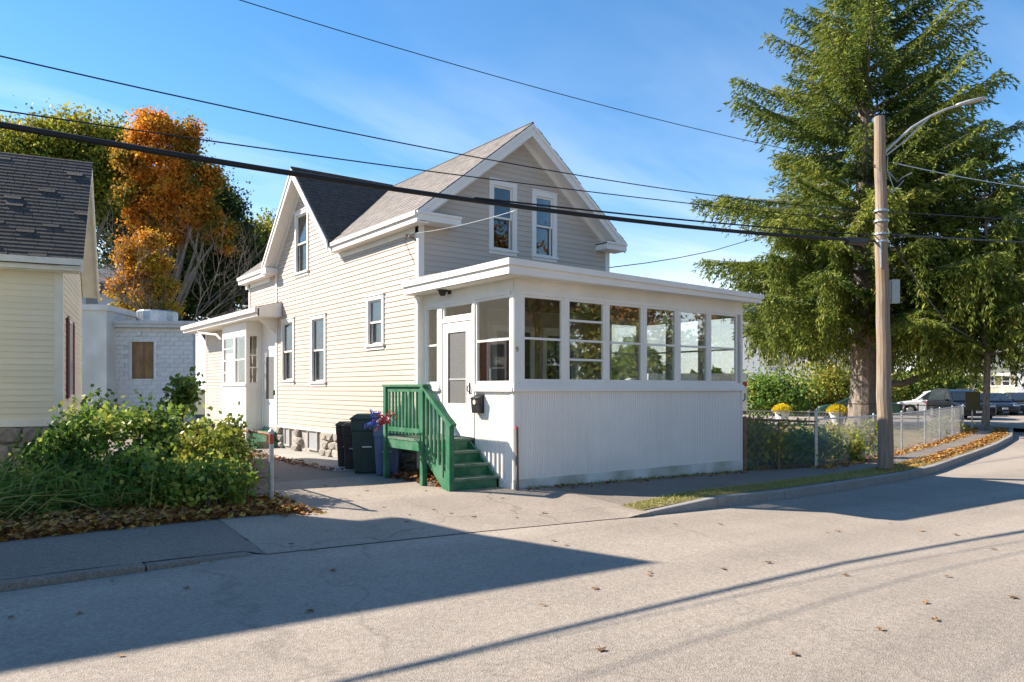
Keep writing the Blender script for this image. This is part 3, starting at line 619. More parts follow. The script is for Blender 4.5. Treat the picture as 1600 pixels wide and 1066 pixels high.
# left side: side light, door with transom, big window
YDa, YDb = 1.20, 2.22
yw = (PX(797.5, 530, 0).y, PX(742, 530, 0).y); ysl = (PX(684, 530, 0).y, PX(665, 530, 0).y)
beadboard(SO, SU, SN, .06, YDa-.06, .10, ZS-.06)
MB().hexa([(-.012, .0, -.1), (.05, .0, -.1), (.05, YDa, -.1), (-.012, YDa, -.1), (-.012, 0, .10), (.05, 0, .10), (.05, YDa, .10), (-.012, YDa, .10)]).build('base_board', M_WHITEOLD, house)
beadboard(SO, SU, SN, YDb+.06, 2.9, .10, ZS-.06)
MB(SO, SU, SN).box(-.02, YDa-.06, -.1, .055, ZS-.06, ZS).box(0, YDa-.06, -.1, .03, ZS, ZG0-.04).build('sill', M_WHITE, house)
MB(SO, SU, SN).box(YDb+.06, 2.92, -.1, .055, ZS-.06, ZS).box(YDb+.06, 2.9, -.1, .03, ZS, ZG0-.04).build('sill', M_WHITE, house)
MB(SO, SU, SN).box(0, 2.92, -.1, .006, ZG1+.05, ZF).build('frieze', M_WHITEOLD, house)
MB(SO, SU, SN).box(.09, 2.92, -.09, .012, ZG1, ZG1+.05).build('head_rail', M_WHITE, house)
MB(SO, SU, SN).box(-.008+.016, yw[0], -.08, .008, .10, ZG1).build('corner_post', M_WHITE, house)
MB(SO, SU, SN).box(yw[1], YDa, -.08, .012, ZS, ZG1).box(YDa-.06, YDa, -.08, .014, PFZ, ZS).build('door_jamb', M_WHITE, house)
MB(SO, SU, SN).box(YDb, ysl[0], -.08, .012, ZS, ZG1).box(YDb, YDb+.06, -.08, .014, PFZ, ZS).build('door_jamb', M_WHITE, house)
MB(SO, SU, SN).box(ysl[1], 2.93, -.08, .012, ZS, ZG1).build('mullion', M_WHITE, house)
porchwin(house, SO, SU, SN, yw[0], yw[1], ZG0-.03, ZG1, (.5,)); porchwin(house, SO, SU, SN, ysl[0], ysl[1], ZG0-.03, ZG1, (.5,))
ZD = 2.86
MB(SO, SU, SN).box(YDa, YDb, -.08, .014, ZD, ZD+.07).build('door_head', M_WHITE, house)
porchwin(house, SO, SU, SN, YDa, YDb, ZD+.07, ZG1, (), .05, name='transom')
d0, d1 = YDa+.02, YDb-.02
door = MB(SO, SU, SN).box(d0, d0+.19, -.045, 0, PFZ+.02, ZD-.01).box(d1-.19, d1, -.045, 0, PFZ+.02, ZD-.01).box(d0+.19, d1-.19, -.045, 0, ZD-.19, ZD-.01).box(d0+.19, d1-.19, -.045, 0, PFZ+.02, PFZ+.60).build('storm_door', M_WHITE, house)
door['label'] = 'white storm door with a tall grey screen'
MB(SO, SU, SN).box(d0+.19, d1-.19, -.03, -.018, PFZ+.60, ZD-.19).build('screen', M_SCREEN, door)
MB(SO, SU, SN).box(d0+.17, d1-.17, -.012, .008, PFZ+.585, PFZ+.60).box(d0+.175, d0+.19, -.012, .008, PFZ+.60, ZD-.19).box(d1-.19, d1-.175, -.012, .008, PFZ+.60, ZD-.19).build('screen_moulding', M_WHITE, door)
MB(SO, SU, SN).box(d0+.195, d1-.195, -.016, -.006, 1.80, 1.83).build('screen_bar', M_ALU, door)
MB(SO, SU, SN).box(d0+.06, d0+.09, 0, .012, 1.55, 1.75).tube([(d0+.075, .01, 1.70), (d0+.075, .05, 1.69), (d0+.075, .05, 1.60), (d0+.075, .01, 1.59)], .010, 6).build('handle', M_BLACK, door)
MB(SO, SU, SN).box(d0-.02, d1+.02, -.05, .05, PFZ-.04, PFZ+.02).build('threshold', M_ALU, door)
# right end wall and the back side windows of the porch
EO, EU, EN = (PXR, 0, 0), (0, 1, 0), (1, 0, 0)
MB(EO, EU, EN).box(.08, 2.95, -.08, .0, -.2, ZG0).box(.08, 2.95, -.08, 0, ZG1, ZF).build('porch_end_wall', M_WHITE, house)
for (a, b) in ((.1, .98), (1.08, 1.92), (2.02, 2.86)):
    porchwin(house, EO, EU, EN, a, b, ZG0, ZG1, (.5,))
    MB(EO, EU, EN).box(b, b+.1 if b < 2.8 else 2.95, -.08, -.002, ZG0, ZG1).build('mullion', M_WHITE, house)
# porch beyond the house corner has a back wall with windows as well
MB().box(XR+.03, PXR-.08, 2.87, 2.95, 0, ZG0).box(XR+.03, PXR-.08, 2.87, 2.95, ZG1, ZF).build('porch_back_wall', M_WHITE, house)
porchwin(house, (0, 2.95, 0), (1, 0, 0), (0, 1, 0), XR+.03, PXR-.08, ZG0, ZG1, (.5,))
MB().box(.06, PXR-.06, .06, 2.9, PFZ-.1, PFZ).build('porch_floor', mat('porch_floor_boards', (.22, .19, .16), (.16, .14, .12), 6, .6), house)
mb = MB()
for k in range(29): mb.box(.1, PXR-.1, .1+k*.098, .1+k*.098+.088, ZF-.15, ZF-.13)
M_CEIL = mat('brown_porch_ceiling', (.30, .19, .13), (.20, .12, .08), 5, .5, stretch=(.4, 5, 1))
mb.box(.1, PXR-.1, .1, 2.92, ZF-.13, ZF-.1); mb.build('porch_ceiling', M_CEIL, house)
# house front door inside the porch
MB(FO, FU, FN).box(pdoor[0]-.11, pdoor[0], -.02, .04, .8, 2.96).box(pdoor[1], pdoor[1]+.11, -.02, .04, .8, 2.96).box(pdoor[0]-.11, pdoor[1]+.11, -.02, .042, 2.85, 2.97).build('door_casing', M_WHITE, house)
fd = MB(FO, FU, FN).box(pdoor[0], pdoor[1], -.06, -.01, .8, 2.85).build('front_door', mat('dark_front_door', (.09, .075, .06), None, 4, .5), house)
MB(FO, FU, FN).box(pdoor[0]+.15, pdoor[1]-.15, -.008, -.002, 1.75, 2.65).build('pane', M_SCREEN, fd)
M_WBOARD = mat('brown_porch_wall', (.42, .29, .16), (.33, .22, .12), 4, .6, stretch=(6, 1, .5))
mb = MB(FO, FU, FN); u = .12
while u < XR-.2:
    if not (u+.14 > pdoor[0]-.12 and u < pdoor[1]+.12) and not (u+.14 > pwin[0]-.14 and u < pwin[1]+.14): mb.box(u, u+.135, .02, .032, PFZ, ZF-.15)
    u += .14
mb.build('inner_boards', M_WBOARD, house)
# porch roof
OX0, OY0, OX1 = -.32, -.30, 6.30
M_MEMB = mat('grey_roof_membrane', (.36, .34, .32), (.27, .25, .24), 4, .9, .2, 30)
MB().hexa([(OX0+.02, OY0+.02, ZF), (OX1-.02, OY0+.02, ZF), (OX1-.02, 2.95, ZF), (OX0+.02, 2.95, ZF), (OX0+.02, OY0+.02, 3.68), (OX1-.02, OY0+.02, 3.60), (OX1-.02, 2.95, 3.74), (OX0+.02, 2.95, 3.76)]).build('porch_roof', M_MEMB, house)
mb = MB()
mb.hexa([(OX0, OY0, ZF+.0), (OX1, OY0, ZF-.02), (OX1, OY0+.03, ZF-.02), (OX0, OY0+.03, ZF), (OX0, OY0, 3.62), (OX1, OY0, 3.54), (OX1, OY0+.03, 3.54), (OX0, OY0+.03, 3.62)])
mb.hexa([(OX0-.035, OY0-.045, 3.60), (OX1+.02, OY0-.045, 3.52), (OX1+.02, OY0+.03, 3.52), (OX0-.035, OY0+.03, 3.60), (OX0-.035, OY0-.045, 3.70), (OX1+.02, OY0-.045, 3.615), (OX1+.02, OY0+.03, 3.615), (OX0-.035, OY0+.03, 3.70)])
mb.build('porch_fascia', M_WHITE, house)
MB().box(OX0, OX0+.03, OY0+.03, 3.13, ZF, 3.62).box(OX0-.035, OX0+.03, OY0+.03, 3.15, 3.60, 3.70).build('porch_fascia', M_WHITE, house)
MB().box(OX0+.03, OX1-.02, OY0+.03, 0, ZF-.012, ZF).box(OX0+.03, 0, 0, 3.1, ZF-.012, ZF).build('porch_soffit', M_WHITEOLD, house)
MB().box(OX0+.03, XW-.03, 2.95, 3.1, ZF, 3.6).build('porch_roof_end', M_WHITE, house)
# downpipe and conduit in the corner by the porch
MB().tube([(XW-.05, YF-.06, .1), (XW-.05, YF-.06, 3.4)], .03, 8).build('downspout', M_WHITE, house)
# house number on the corner post
def number(txt, loc, rot, size, m, parent, ext=.004):
    cu = bpy.data.curves.new('house_number', 'FONT'); cu.body = txt; cu.size = size; cu.extrude = ext; cu.align_x = 'CENTER'; cu.align_y = 'CENTER'
    t = bpy.data.objects.new('tmp', cu); COL.objects.link(t); dg = bpy.context.evaluated_depsgraph_get(); me = bpy.data.meshes.new_from_object(t.evaluated_get(dg)); bpy.data.objects.remove(t)
    me.materials.clear(); me.materials.append(m); o = bpy.data.objects.new('house_number', me); COL.objects.link(o)
    M = Matrix.Translation(loc) @ rot.to_4x4()
    if parent: o.parent = parent; M = rootm(top(parent)).inverted() @ M
    o.matrix_basis = M; return o
number('9', Vector((.06, -.012, 2.28)), Matrix.Rotation(rad(90), 3, 'X'), .13, mat('faded_red_number', (.33, .17, .15), None, 20, .6), house)
# ------------------------------------------------------------------ wall lantern, mailbox, stake
L0 = PX(703, 455, -.0); ln = empty('wall_lantern', (0, L0.y, L0.z-.1), 0, 'black metal wall lantern above the white storm door', 'lantern')
MB(SO, SU, SN).lathe((L0.y, .02, L0.z+.0), [(.05, -.01), (.05, .01)], 10).box(L0.y-.05, L0.y+.05, 0.006, .02, L0.z-.06, L0.z+.06).tube([(L0.y, .01, L0.z+.02), (L0.y, .10, L0.z+.05), (L0.y, .16, L0.z+.05)], .012, 6).build('bracket', M_BLACK, ln)
MB(SO, SU, SN).lathe((L0.y, .16, L0.z-.10), [(.045, 0), (.085, .10), (.11, .10), (.02, .16), (.01, .18)], 6).build('cage', M_BLACK, ln)
MB(SO, SU, SN).lathe((L0.y, .16, L0.z-.094), [(.035, 0), (.078, .09)], 6).build('pane', M_GLASSD, ln)
mbx0 = PX(751, 631, 0); ml = empty('mailbox', (0, mbx0.y, mbx0.z-.17), 0, 'black wall mounted mailbox with a round pale emblem beside the door', 'mailbox')
y, z = mbx0.y, mbx0.z
MB(SO, SU, SN).prism([(y-.11, 0, z-.16), (y-.11, .11, z-.16), (y-.11, .13, z+.02), (y-.11, .13, z+.10), (y-.11, 0, z+.16)], (.22, 0, 0)).build('body', M_BLACK, ml)
MB(SO, SU, SN).prism([(y-.115, 0, z+.165), (y-.115, .145, z+.10), (y-.115, .145, z+.085), (y-.115, 0, z+.15)], (.23, 0, 0)).build('lid', M_BLACK, ml)
MB((-.132, y, z+.03), (0, 1, 0), (-1, 0, 0)).prism([(.045*math.cos(a*math.pi/6), 0, .045*math.sin(a*math.pi/6)) for a in range(12)], (0, .006, 0)).build('emblem', mat('pale_emblem', (.55, .50, .42), None, 30, .5), ml)
sk = empty('marker_stake', (-.04, -.13, 0), 0, 'weathered wooden stake with a red tip leaning on the porch corner', 'stake')
MB().bar((-.03, -.14, -.1), (.02, -.05, 1.0), .045, .03, (0, 1, 0)).build('shaft', mat('old_grey_stake', (.17, .14, .12), None, 10, .9), sk)
MB().lathe((.022, -.045, 1.0), [(.025, -.03), (.03, .0), (.022, .03)], 8).build('tip', mat('red_tip', (.5, .04, .05), None, 10, .5), sk)
# ------------------------------------------------------------------ green stairs
XS0, XS1 = -.95, -.03
st = empty('porch_stairs', ((XS0+XS1)/2, 1.2, 0), 0, 'green painted wooden stairs and railed landing leading up to the porch door', 'stairs')
LY0, LY1, LZ = 1.22, 2.66, .78; R_ = LZ/4; TR = (LY0-.38)/3
def zr(y): return LZ+.90-(LY0-y)/TR*R_*1.02
for k in range(3):
    zt = R_*(k+1); y0 = .38+k*TR
    MB().box(XS0+.02, XS1, y0-.03, y0+TR+.01, zt-.04, zt).build('tread', M_TREADTOP, st)
    MB().box(XS0+.03, XS1-.005, y0, y0+.02, zt-R_, zt-.04).build('riser', M_GREEN, st)
MB().box(XS0+.03, XS1-.005, LY0, LY0+.02, LZ-R_, LZ-.04).build('riser', M_GREEN, st)
nb = 10; bw = (LY1-LY0+.03)/nb
for k in range(nb): MB().box(XS0-.02, XS1, LY0-.03+k*bw, LY0-.03+(k+1)*bw-.006, LZ-.04, LZ).build('deck_board', M_TREADTOP, st)
for x in (XS0, XS1-.04): MB().prism([(x, .38, -.02), (x, .38, R_-.04), (x, LY0, LZ-.04), (x, LY0, LZ-R_-.14), (x, .6, -.02)], (.035, 0, 0)).build('stringer', M_GREEN, st)
MB().box(XS0-.01, XS0+.03, LY0, LY1, LZ-.20, LZ-.04).build('rim_joist', M_GREEN, st)
MB().box(XS0+.03, XS1, LY0+.02, LY0+.06, LZ-.20, LZ-.04).box(XS0+.03, XS1, LY1-.04, LY1, LZ-.20, LZ-.04).build('rim_joist', M_GREEN, st)
for (y, z0, z1) in ((LY1-.05, -.05, LZ+.92), (LY0+.05, -.05, LZ+.92), (.42, -.03, zr(.42)-.02)):
    MB().box(XS0-.05, XS0+.04, y-.045, y+.045, z0, z1).build('post', M_GREEN, st)
MB().box(XS1-.09, XS1-.01, LY1-.09, LY1-.01, 0, LZ+.9).build('post', M_GREEN, st)
MB().box(XS0-.06, XS0+.06, LY0-.02, LY1+.02, LZ+.90, LZ+.94).build('handrail', M_GREEN, st)
MB().box(XS0-.02, XS0+.02, LY0+.1, LY1-.1, LZ+.81, LZ+.90).build('rail', M_GREEN, st)
MB().box(XS0-.02, XS0+.02, LY0+.1, LY1-.1, LZ+.10, LZ+.18).build('rail', M_GREEN, st)
MB().box(XS0+.06, XS1, LY1-.07, LY1+.03, LZ+.90, LZ+.94).box(XS0+.04, XS1-.09, LY1-.05, LY1-.01, LZ+.81, LZ+.90).box(XS0+.04, XS1-.09, LY1-.05, LY1-.01, LZ+.10, LZ+.18).build('handrail', M_GREEN, st)
MB().bar((XS0, LY0+.06, zr(LY0)+.01), (XS0, .33, zr(.33)+.01), .11, .04).build('handrail', M_GREEN, st)
MB().bar((XS0, LY0+.02, zr(LY0)-.06), (XS0, .45, zr(.45)-.06), .035, .09).build('rail', M_GREEN, st)
nbal = 10
for k in range(nbal):
    y = LY0+.16+(LY1-LY0-.32)*k/(nbal-1); MB().box(XS0-.017, XS0+.017, y-.018, y+.018, LZ+.06, LZ+.86).build('baluster', M_GREEN, st)
for k in range(6):
    x = XS0+.14+.125*k; MB().box(x-.017, x+.017, LY1-.048, LY1-.013, LZ+.06, LZ+.86).build('baluster', M_GREEN, st)
for k in range(6):
    y = LY0-.05-(LY0-.55)*k/5.2; tz = R_*min(3, max(1, math.floor((y-.38)/TR)+1)); MB().box(XS0-.017, XS0+.017, y-.018, y+.018, tz+.02, zr(y)-.03).build('baluster', M_GREEN, st)
# ------------------------------------------------------------------ bins
def bin_(name, label, x, y, w, d, h, m, ml, rz=0, wheels=True):
    b = empty(name, (x, y, gz(x, y)+.01), rz, label, 'trash bin', None)
    z = gz(x, y)+.01
    M = Matrix.Translation((x, y, z)) @ Matrix.Rotation(rz, 4, 'Z')
    def W_(p): return tuple(M @ Vector(p))
    def fr(w0, d0, z0, w1, d1, z1): return [W_(p) for p in ((-w0, -d0, z0), (w0, -d0, z0), (w0, d0, z0), (-w0, d0, z0), (-w1, -d1, z1), (w1, -d1, z1), (w1, d1, z1), (-w1, d1, z1))]
    w2, d2 = w/2, d/2
    o = MB().hexa(fr(w2*.78, d2*.78, 0, w2*.93, d2*.93, h*.74)).hexa(fr(w2*.97, d2*.97, h*.72, w2, d2, h*.93)).build('body', m, b)
    bv = o.modifiers.new('b', 'BEVEL'); bv.width = .025; bv.segments = 2
    mb = MB(); mb.hexa(fr(w2*.30, .012, h*.12, w2*.34, .012, h*.66)) if False else None
    pts = fr(w2*.45, d2*.80, h*.1, w2*.5, d2*.945, h*.68)
    MB().hexa(fr(w2*1.05, d2*1.05, h*.93, w2*1.05, d2*1.05, h*.955)).hexa(fr(w2*1.03, d2*1.03, h*.955, w2*.7, d2*.75, h*1.02)).build('lid', ml, b)
    for sx in (-.22, .22):
        MB().hexa([W_(p) for p in ((sx*w-.02, -d2*.80-.015, .05), (sx*w+.02, -d2*.80-.015, .05), (sx*w+.02, -d2*.78, .05), (sx*w-.02, -d2*.78, .05), (sx*w-.02, -d2*.945-.015, h*.68), (sx*w+.02, -d2*.945-.015, h*.68), (sx*w+.02, -d2*.9, h*.68), (sx*w-.02, -d2*.9, h*.68))]).build('rib', m, b)
    MB().hexa([W_(p) for p in ((-.09, -d2*.9-.03, h*.45), (.09, -d2*.9-.03, h*.45), (.09, -d2*.85, h*.45), (-.09, -d2*.85, h*.45), (-.09, -d2*.9-.03, h*.47), (.09, -d2*.9-.03, h*.47), (.09, -d2*.85, h*.47), (-.09, -d2*.85, h*.47))]).build('lift_bar', M_ALU, b)
    if wheels:
        for sx in (-1, 1):
            c = Vector(W_((sx*w2*.72, d2*.8, .12))); ax = Vector(W_((sx*w2*.72+.05, d2*.8, .12)))-c
            MB().tube([tuple(c-ax), tuple(c+ax)], .12, 12).build('wheel', M_BLACK, b)
    return b
M_BGREEN = mat('dark_green_plastic', (.035, .065, .055), (.028, .05, .043), 5, .5); M_BBROWN = mat('brown_plastic', (.075, .055, .045), (.055, .04, .034), 5, .55)
M_BBLUE = mat('slate_blue_plastic', (.10, .15, .26), (.085, .125, .22), 5, .5)
bin_('trash_bin', 'dark green wheeled trash bin between a brown and a blue bin', -.78, 3.72, .62, .66, 1.12, M_BGREEN, M_BGREEN, rad(-30))
bin_('trash_bin', 'slate blue recycling bin right behind the green stair landing', -.70, 3.02, .52, .52, 1.0, M_BBLUE, M_BBLUE, rad(-35))
bin_('trash_bin', 'brown trash bin next to the dark green wheeled bin', -.72, 4.50, .45, .45, .92, M_BBROWN, M_BBROWN, rad(-25), False)
bin_('trash_bin', 'brown trash bin standing farthest from the green stairs', -.62, 5.05, .46, .46, .92, M_BBROWN, M_BBROWN, rad(-25), False)
bag = empty('tinsel_bundle', (-.72, 2.85, 1.0), 0, 'crumpled red and blue tinsel bundle lying on the blue bin', 'bundle')
for col, cx, n, nm in (((.45, .02, .03), -.66, 16, 'red_strand'), ((.03, .08, .36), -.86, 14, 'blue_strand'), ((.7, .7, .7), -.80, 4, 'white_strand')):
    mb = MB(); r = random.Random(n)
    for k in range(n):
        p = Vector(PD(597+(cx+.72)*60, 657, 12.75)); pts = [tuple(p)]
        for q in range(4): p = p + Vector((r.uniform(-.1, .1), r.uniform(-.1, .1), r.uniform(-.06, .09)-.01*q)); pts.append(tuple(p))
        mb.tube(pts, .014, 4)
    mb.build(nm, mat(nm + '_foil', col, None, 10, .3, spec=.6), bag)
exec_after = []
# ------------------------------------------------------------------ the yellow neighbour house (left)
NR = rad(-11); NU = Vector((math.cos(NR), math.sin(NR), 0)); NV = Vector((-math.sin(NR), math.cos(NR), 0))
NC = PD(97, 607, 14.2); NC.z = 0
nb_ = empty('house', (NC.x, NC.y, 0), NR, 'pale yellow clapboard house with a steep charcoal roof and red shutters', 'house')
NF = (NC, NU, -NV); NS = (NC, NV, NU)       # front frame (u leftwards negative), gable side frame
ME_NCL = clap_mesh('clapboard', .115, M_NVINYL, .015)
NZ0, NE, NRZ, NRY = 1.06, 3.93, 6.62, 2.3
siding(nb_, *NF, .115, NZ0, NE-.05, lambda z: -3.4, lambda z: -.03, [], ME_NCL)
NSL = (NRZ-.15-NE)/(NRY+.0)
sh_open = [(.95, 1.75, 1.45, 3.05)]
siding(nb_, *NS, .115, NZ0, NRZ-.4, lambda z: .03 if z < NE else .03+(z-NE)/NSL, lambda z: 4.57 if z < NE else 4.57-(z-NE)/NSL, sh_open, ME_NCL)
window(nb_, *NS, 1.02, 1.68, 1.52, 2.98, casing=.07)
M_RED = mat('dark_red_shutter', (.22, .035, .03), (.17, .028, .024), 6, .6)
for a in (.62, 1.76):
    s_ = MB(*NS).box(a, a+.05, .02, .05, 1.45, 3.05).box(a+.27, a+.32, .02, .05, 1.45, 3.05).box(a, a+.32, .02, .05, 1.45, 1.51).box(a, a+.32, .02, .05, 2.99, 3.05).build('shutter', M_RED, nb_)
    for k in range(22): MB(*NS).hexa([(a+.05, .022, 1.52+k*.067), (a+.27, .022, 1.52+k*.067), (a+.27, .045, 1.515+k*.067), (a+.05, .045, 1.515+k*.067), (a+.05, .022, 1.575+k*.067), (a+.27, .022, 1.575+k*.067), (a+.27, .03, 1.57+k*.067), (a+.05, .03, 1.57+k*.067)]).build('slat', M_RED, s_)
M_NTRIM = mat('cream_white_trim', (.76, .74, .66), (.68, .66, .58), 4, .6)
MB(*NF).box(-.12, .02, -.1, .03, NZ0-.05, NE-.02).build('corner_board', M_NTRIM, nb_)
MB(*NF).box(-4, .02, -.12, .035, NZ0-.12, NZ0).build('water_table', M_NTRIM, nb_)
MB(*NF).box(-4, .36, .22, .32, NE-.08, NE+.13).box(-4, .36, .32, .37, NE+.02, NE+.14).box(-4, .30, .0, .22, NE-.10, NE-.05).build('eave_fascia', M_NTRIM, nb_)
nfn = MB(*NF).box(-4.5, 0, -.35, -.03, -.3, NZ0-.1).build('foundation', M_MORTAR, nb_); stones(nfn, NC, NU, -NV, -3.2, 0, .0, NZ0-.12, (), 11, .36); stones(nfn, NC, NV, NU, 0, 3.4, .0, NZ0-.12, (), 12, .4)
# roof: slab + single shingles near the visible gable end
e0 = -.36; zr0 = NE+.14; rl = math.hypot(NRY-e0, NRZ-zr0); up_ = (NV*(NRY-e0)+UP*(NRZ-zr0)).normalized(); nn = NU.cross(up_).normalized()
mb = MB(NC, NU, NV)
mb.prism([(-4.5, e0, zr0-.02), (-4.5, NRY, NRZ-.02), (-4.5, 2*NRY-e0, zr0-.02), (-4.5, 2*NRY-e0, zr0-.14), (-4.5, NRY, NRZ-.15), (-4.5, e0, zr0-.14)], (4.85, 0, 0))
nroof = mb.build('roof', M_NSHINGLE, nb_)
for sg in (0, 1):
    y0 = e0 if sg == 0 else 2*NRY-e0
    mb = MB(NC, NU, NV); mb.prism([(.36, y0, zr0-.01), (.36, NRY, NRZ-.01), (.36, NRY, NRZ-.26), (.36, y0, zr0-.24)], (-.035, 0, 0)); mb.prism([(.33, y0, zr0-.14), (.33, NRY, NRZ-.15), (.33, NRY, NRZ-.17), (.33, y0, zr0-.16)], (-.33, 0, 0)); mb.build('rake_board', M_NTRIM, nb_)
v = [(0, 0, 0), (1, 0, 0), (1, 1, 0), (0, 1, 0), (0, 0, .016), (1, 0, .016), (1, 1, .004), (0, 1, .004)]
ME_SH = rawmesh('shingle', v, [(4, 5, 6, 7), (0, 1, 5, 4), (1, 2, 6, 5), (3, 0, 4, 7), (0, 3, 2, 1)], M_NSHINGLE)
r = random.Random(5); k = 0; E = .125
P00 = NC+NV*e0+UP*(zr0-.014)
while k*E < rl:
    x = .38-r.uniform(0, .3)
    hh = min(E*1.25, rl-k*E)
    if k > 0 or True:
        xe = .38
        x = .38
        first = True
        while x > -2.9:
            w = r.uniform(.15, .32) if first else .30+r.uniform(-.01, .01); first = False
            lift = r.uniform(-.004, .022) if r.random() < .12 else 0
            U3 = NU; M = Matrix(((U3.x, up_.x, nn.x, 0), (U3.y, up_.y, nn.y, 0), (U3.z, up_.z, nn.z, 0), (0, 0, 0, 1)))
            pos = P00+NU*(x-w+.004)+up_*(k*E)+nn*max(0, lift)
            inst('shingle', ME_SH, nroof, Matrix.Translation(pos) @ M @ Matrix.Rotation(-lift*4, 4, 'X') @ Matrix.Diagonal((w-.008, hh, 1, 1))); x -= w
    k += 1
# the street-side wing of the same house (beyond the left edge; its roof shades the road)
wr = rad(-4.4); WU = Vector((math.cos(wr), math.sin(wr), 0)); WV = Vector((-math.sin(wr), math.cos(wr), 0)); WE = Vector((-8.2, 3.4, 0))
mb = MB(WE, WU, WV); hw = 3.0
mb.box(-9, -.25, -1.25, 1.9, -.2, 5.2); mb.prism([(-.25, -1.25, 5.2), (-.25, 1.9, 5.2), (-.25, 1.9, 5.8), (-.25, 0, 6.75)], (-8.75, 0, 0)); mb.build('wing_wall', M_NVINYL, nb_)
mb = MB(WE, WU, WV); mb.prism([(0, -1.5, 5.07), (0, 0, 6.85), (0, 2.15, 5.70), (0, 2.15, 5.83), (0, 0, 7.0), (0, -1.58, 5.12)], (-9.2, 0, 0)); mb.build('wing_roof', M_NSHINGLE, nb_)
# ------------------------------------------------------------------ white block building behind
BD = 34.0
bo = PD(180, 607, BD); bo.z = 0; ba = rad(-36.87-0); BU = Vector((RT.x, RT.y, 0)); BU = (RT+FW*.10).normalized(); BN = Vector((BU.y, -BU.x, 0))
bb = empty('workshop', (bo.x, bo.y, 0), 0, 'low white painted concrete block building with a boarded window', 'building')
pxm = BD/FPX
def bz(py): return 1.65+(HORY-py)*pxm
BW = 118*pxm/1.0; BT = bz(512)
w0, w1, wz0, wz1 = 25*pxm, 58*pxm, bz(592), bz(534)
bwall = MB(bo, BU, BN).box(0, w0, -.3, -.02, -.2, BT).box(w1, BW, -.3, -.02, -.2, BT).box(w0, w1, -.3, -.02, -.2, wz0).box(w0, w1, -.3, -.02, wz1, BT).build('wall', M_BLOCK, bb)
blk = MB().box(.005, .395, -.03, .0, .005, .195); 
ME_BL = rawmesh('block', [tuple(q) for q in blk.v], blk.f, M_BLOCK)
k = 0
while .6+k*.2 < BT-.2:
    u = -.2 if k % 2 else 0
    while u < BW-.05:
        a, b = max(u, 0), min(u+.4, BW); zc = .6+k*.2
        if not (b > w0+.02 and a < w1-.02 and zc+.2 > wz0+.05 and zc < wz1-.02) and b-a > .06:
            inst('block', ME_BL, bwall, frameM(bo+BU*a+UP*zc+BN*random.uniform(-.003, .004), BU, -BN) @ Matrix.Diagonal(((b-a)/.4, -1 if False else 1, 1, 1)))
        u += .4
    k += 1
MB(bo, BU, BN).box(-.1, BW+.35, -3, .28, BT, BT+.28).box(-.1, BW+.40, -3, .36, BT+.16, BT+.30).build('cornice', mat('grey_cornice', (.52, .53, .55), None, 3, .7), bb)
bw_ = MB(bo, BU, BN).box(w0-.12, w0, -.1, .03, wz0-.08, wz1+.12).box(w1, w1+.12, -.1, .03, wz0-.08, wz1+.12).box(w0, w1, -.1, .03, wz1, wz1+.12).box(w0, w1, -.1, .05, wz0-.08, wz0).build('window', M_BLOCK, bb)
mu = (w0+w1)/2; mz = (wz0+wz1)/2
for (a, b) in ((w0, mu-.02), (mu+.02, w1)):
    for (c, d) in ((wz0, mz-.02), (mz+.02, wz1)): MB(bo, BU, BN).box(a, b, -.12, -.09, c, d).build('plywood_panel', M_PLY, bw_)
MB(bo, BU, BN).box(mu-.02, mu+.02, -.11, -.06, wz0, wz1).box(w0, w1, -.11, -.06, mz-.02, mz+.02).build('mullion', M_RUST, bw_)
MB(bo, BU, BN).lathe((mu+.1, -1.5, BT+.3), [(.9, 0), (.9, .55), (.85, .6)], 16).build('roof_tank', M_GALV, bb)
MB(bo, BU, BN).tube([(BW-.9, -1, BT+.28), (BW-.9, -1, BT+.6)], .05, 6).build('vent_pipe', M_BLACK, bb)
MB(bo, BU, BN).box(1.0, 1.15, 0, .12, BT-.35, BT-.2).build('wall_light', M_ALU, bb)
MB(bo, BU, BN).box(-60*pxm, 0, -4, .9, -.2, bz(480)-.25).build('pier', M_STUCCO, bb)
MB(bo, BU, BN).box(-60*pxm-.08, .08, -4.05, .98, bz(480)-.25, bz(480)).build('pier_cap', M_STUCCO, bb)
rs = MB(bo, BU, BN).box(BW+.3, BW+5, -1.6, -1.2, -.2, BT-.5).box(BW+.3, BW+5.3, -1.9, -1.0, BT-.5, BT-.25).build('rear_wall', M_BLOCK, bb)
k = 0
while .8+k*.2 < BT-.75:
    u = BW+.3+(.2 if k % 2 else 0)
    while u < BW+2.4: inst('block', ME_BL, rs, frameM(bo+BU*u+UP*(.8+k*.2)+BN*-1.195, BU, -BN)); u += .4
    k += 1
# slate roofed house far behind it
hx, hy = toxy(150, 46)
sh = empty('house', (hx, hy, 0), 0, 'far pale house with a slate grey roof behind the yellow house', 'house')
hb = Vector((hx, hy, 0)); q = 46/FPX
MB(hb, RT, FW).box(-4, 1.9, 0, 6, 0, 1.65+(HORY-455)*q).build('wall', mat('pale_blue_grey_wall', (.5, .52, .56), None, 1, .8), sh)
MB(hb, RT, FW).prism([(-4.2, -.3, 1.65+(HORY-458)*q), (-4.2, 4, 1.65+(HORY-398)*q), (-4.2, 8, 1.65+(HORY-458)*q)], (6.3, 0, 0)).build('roof', mat('slate_roof', (.10, .12, .15), (.075, .09, .115), 3, .9), sh)
MB(hb, RT, FW).box(-.6, .1, -.03, .0, 1.65+(HORY-475)*q, 1.65+(HORY-462)*q).build('window', M_GLASSD, sh)
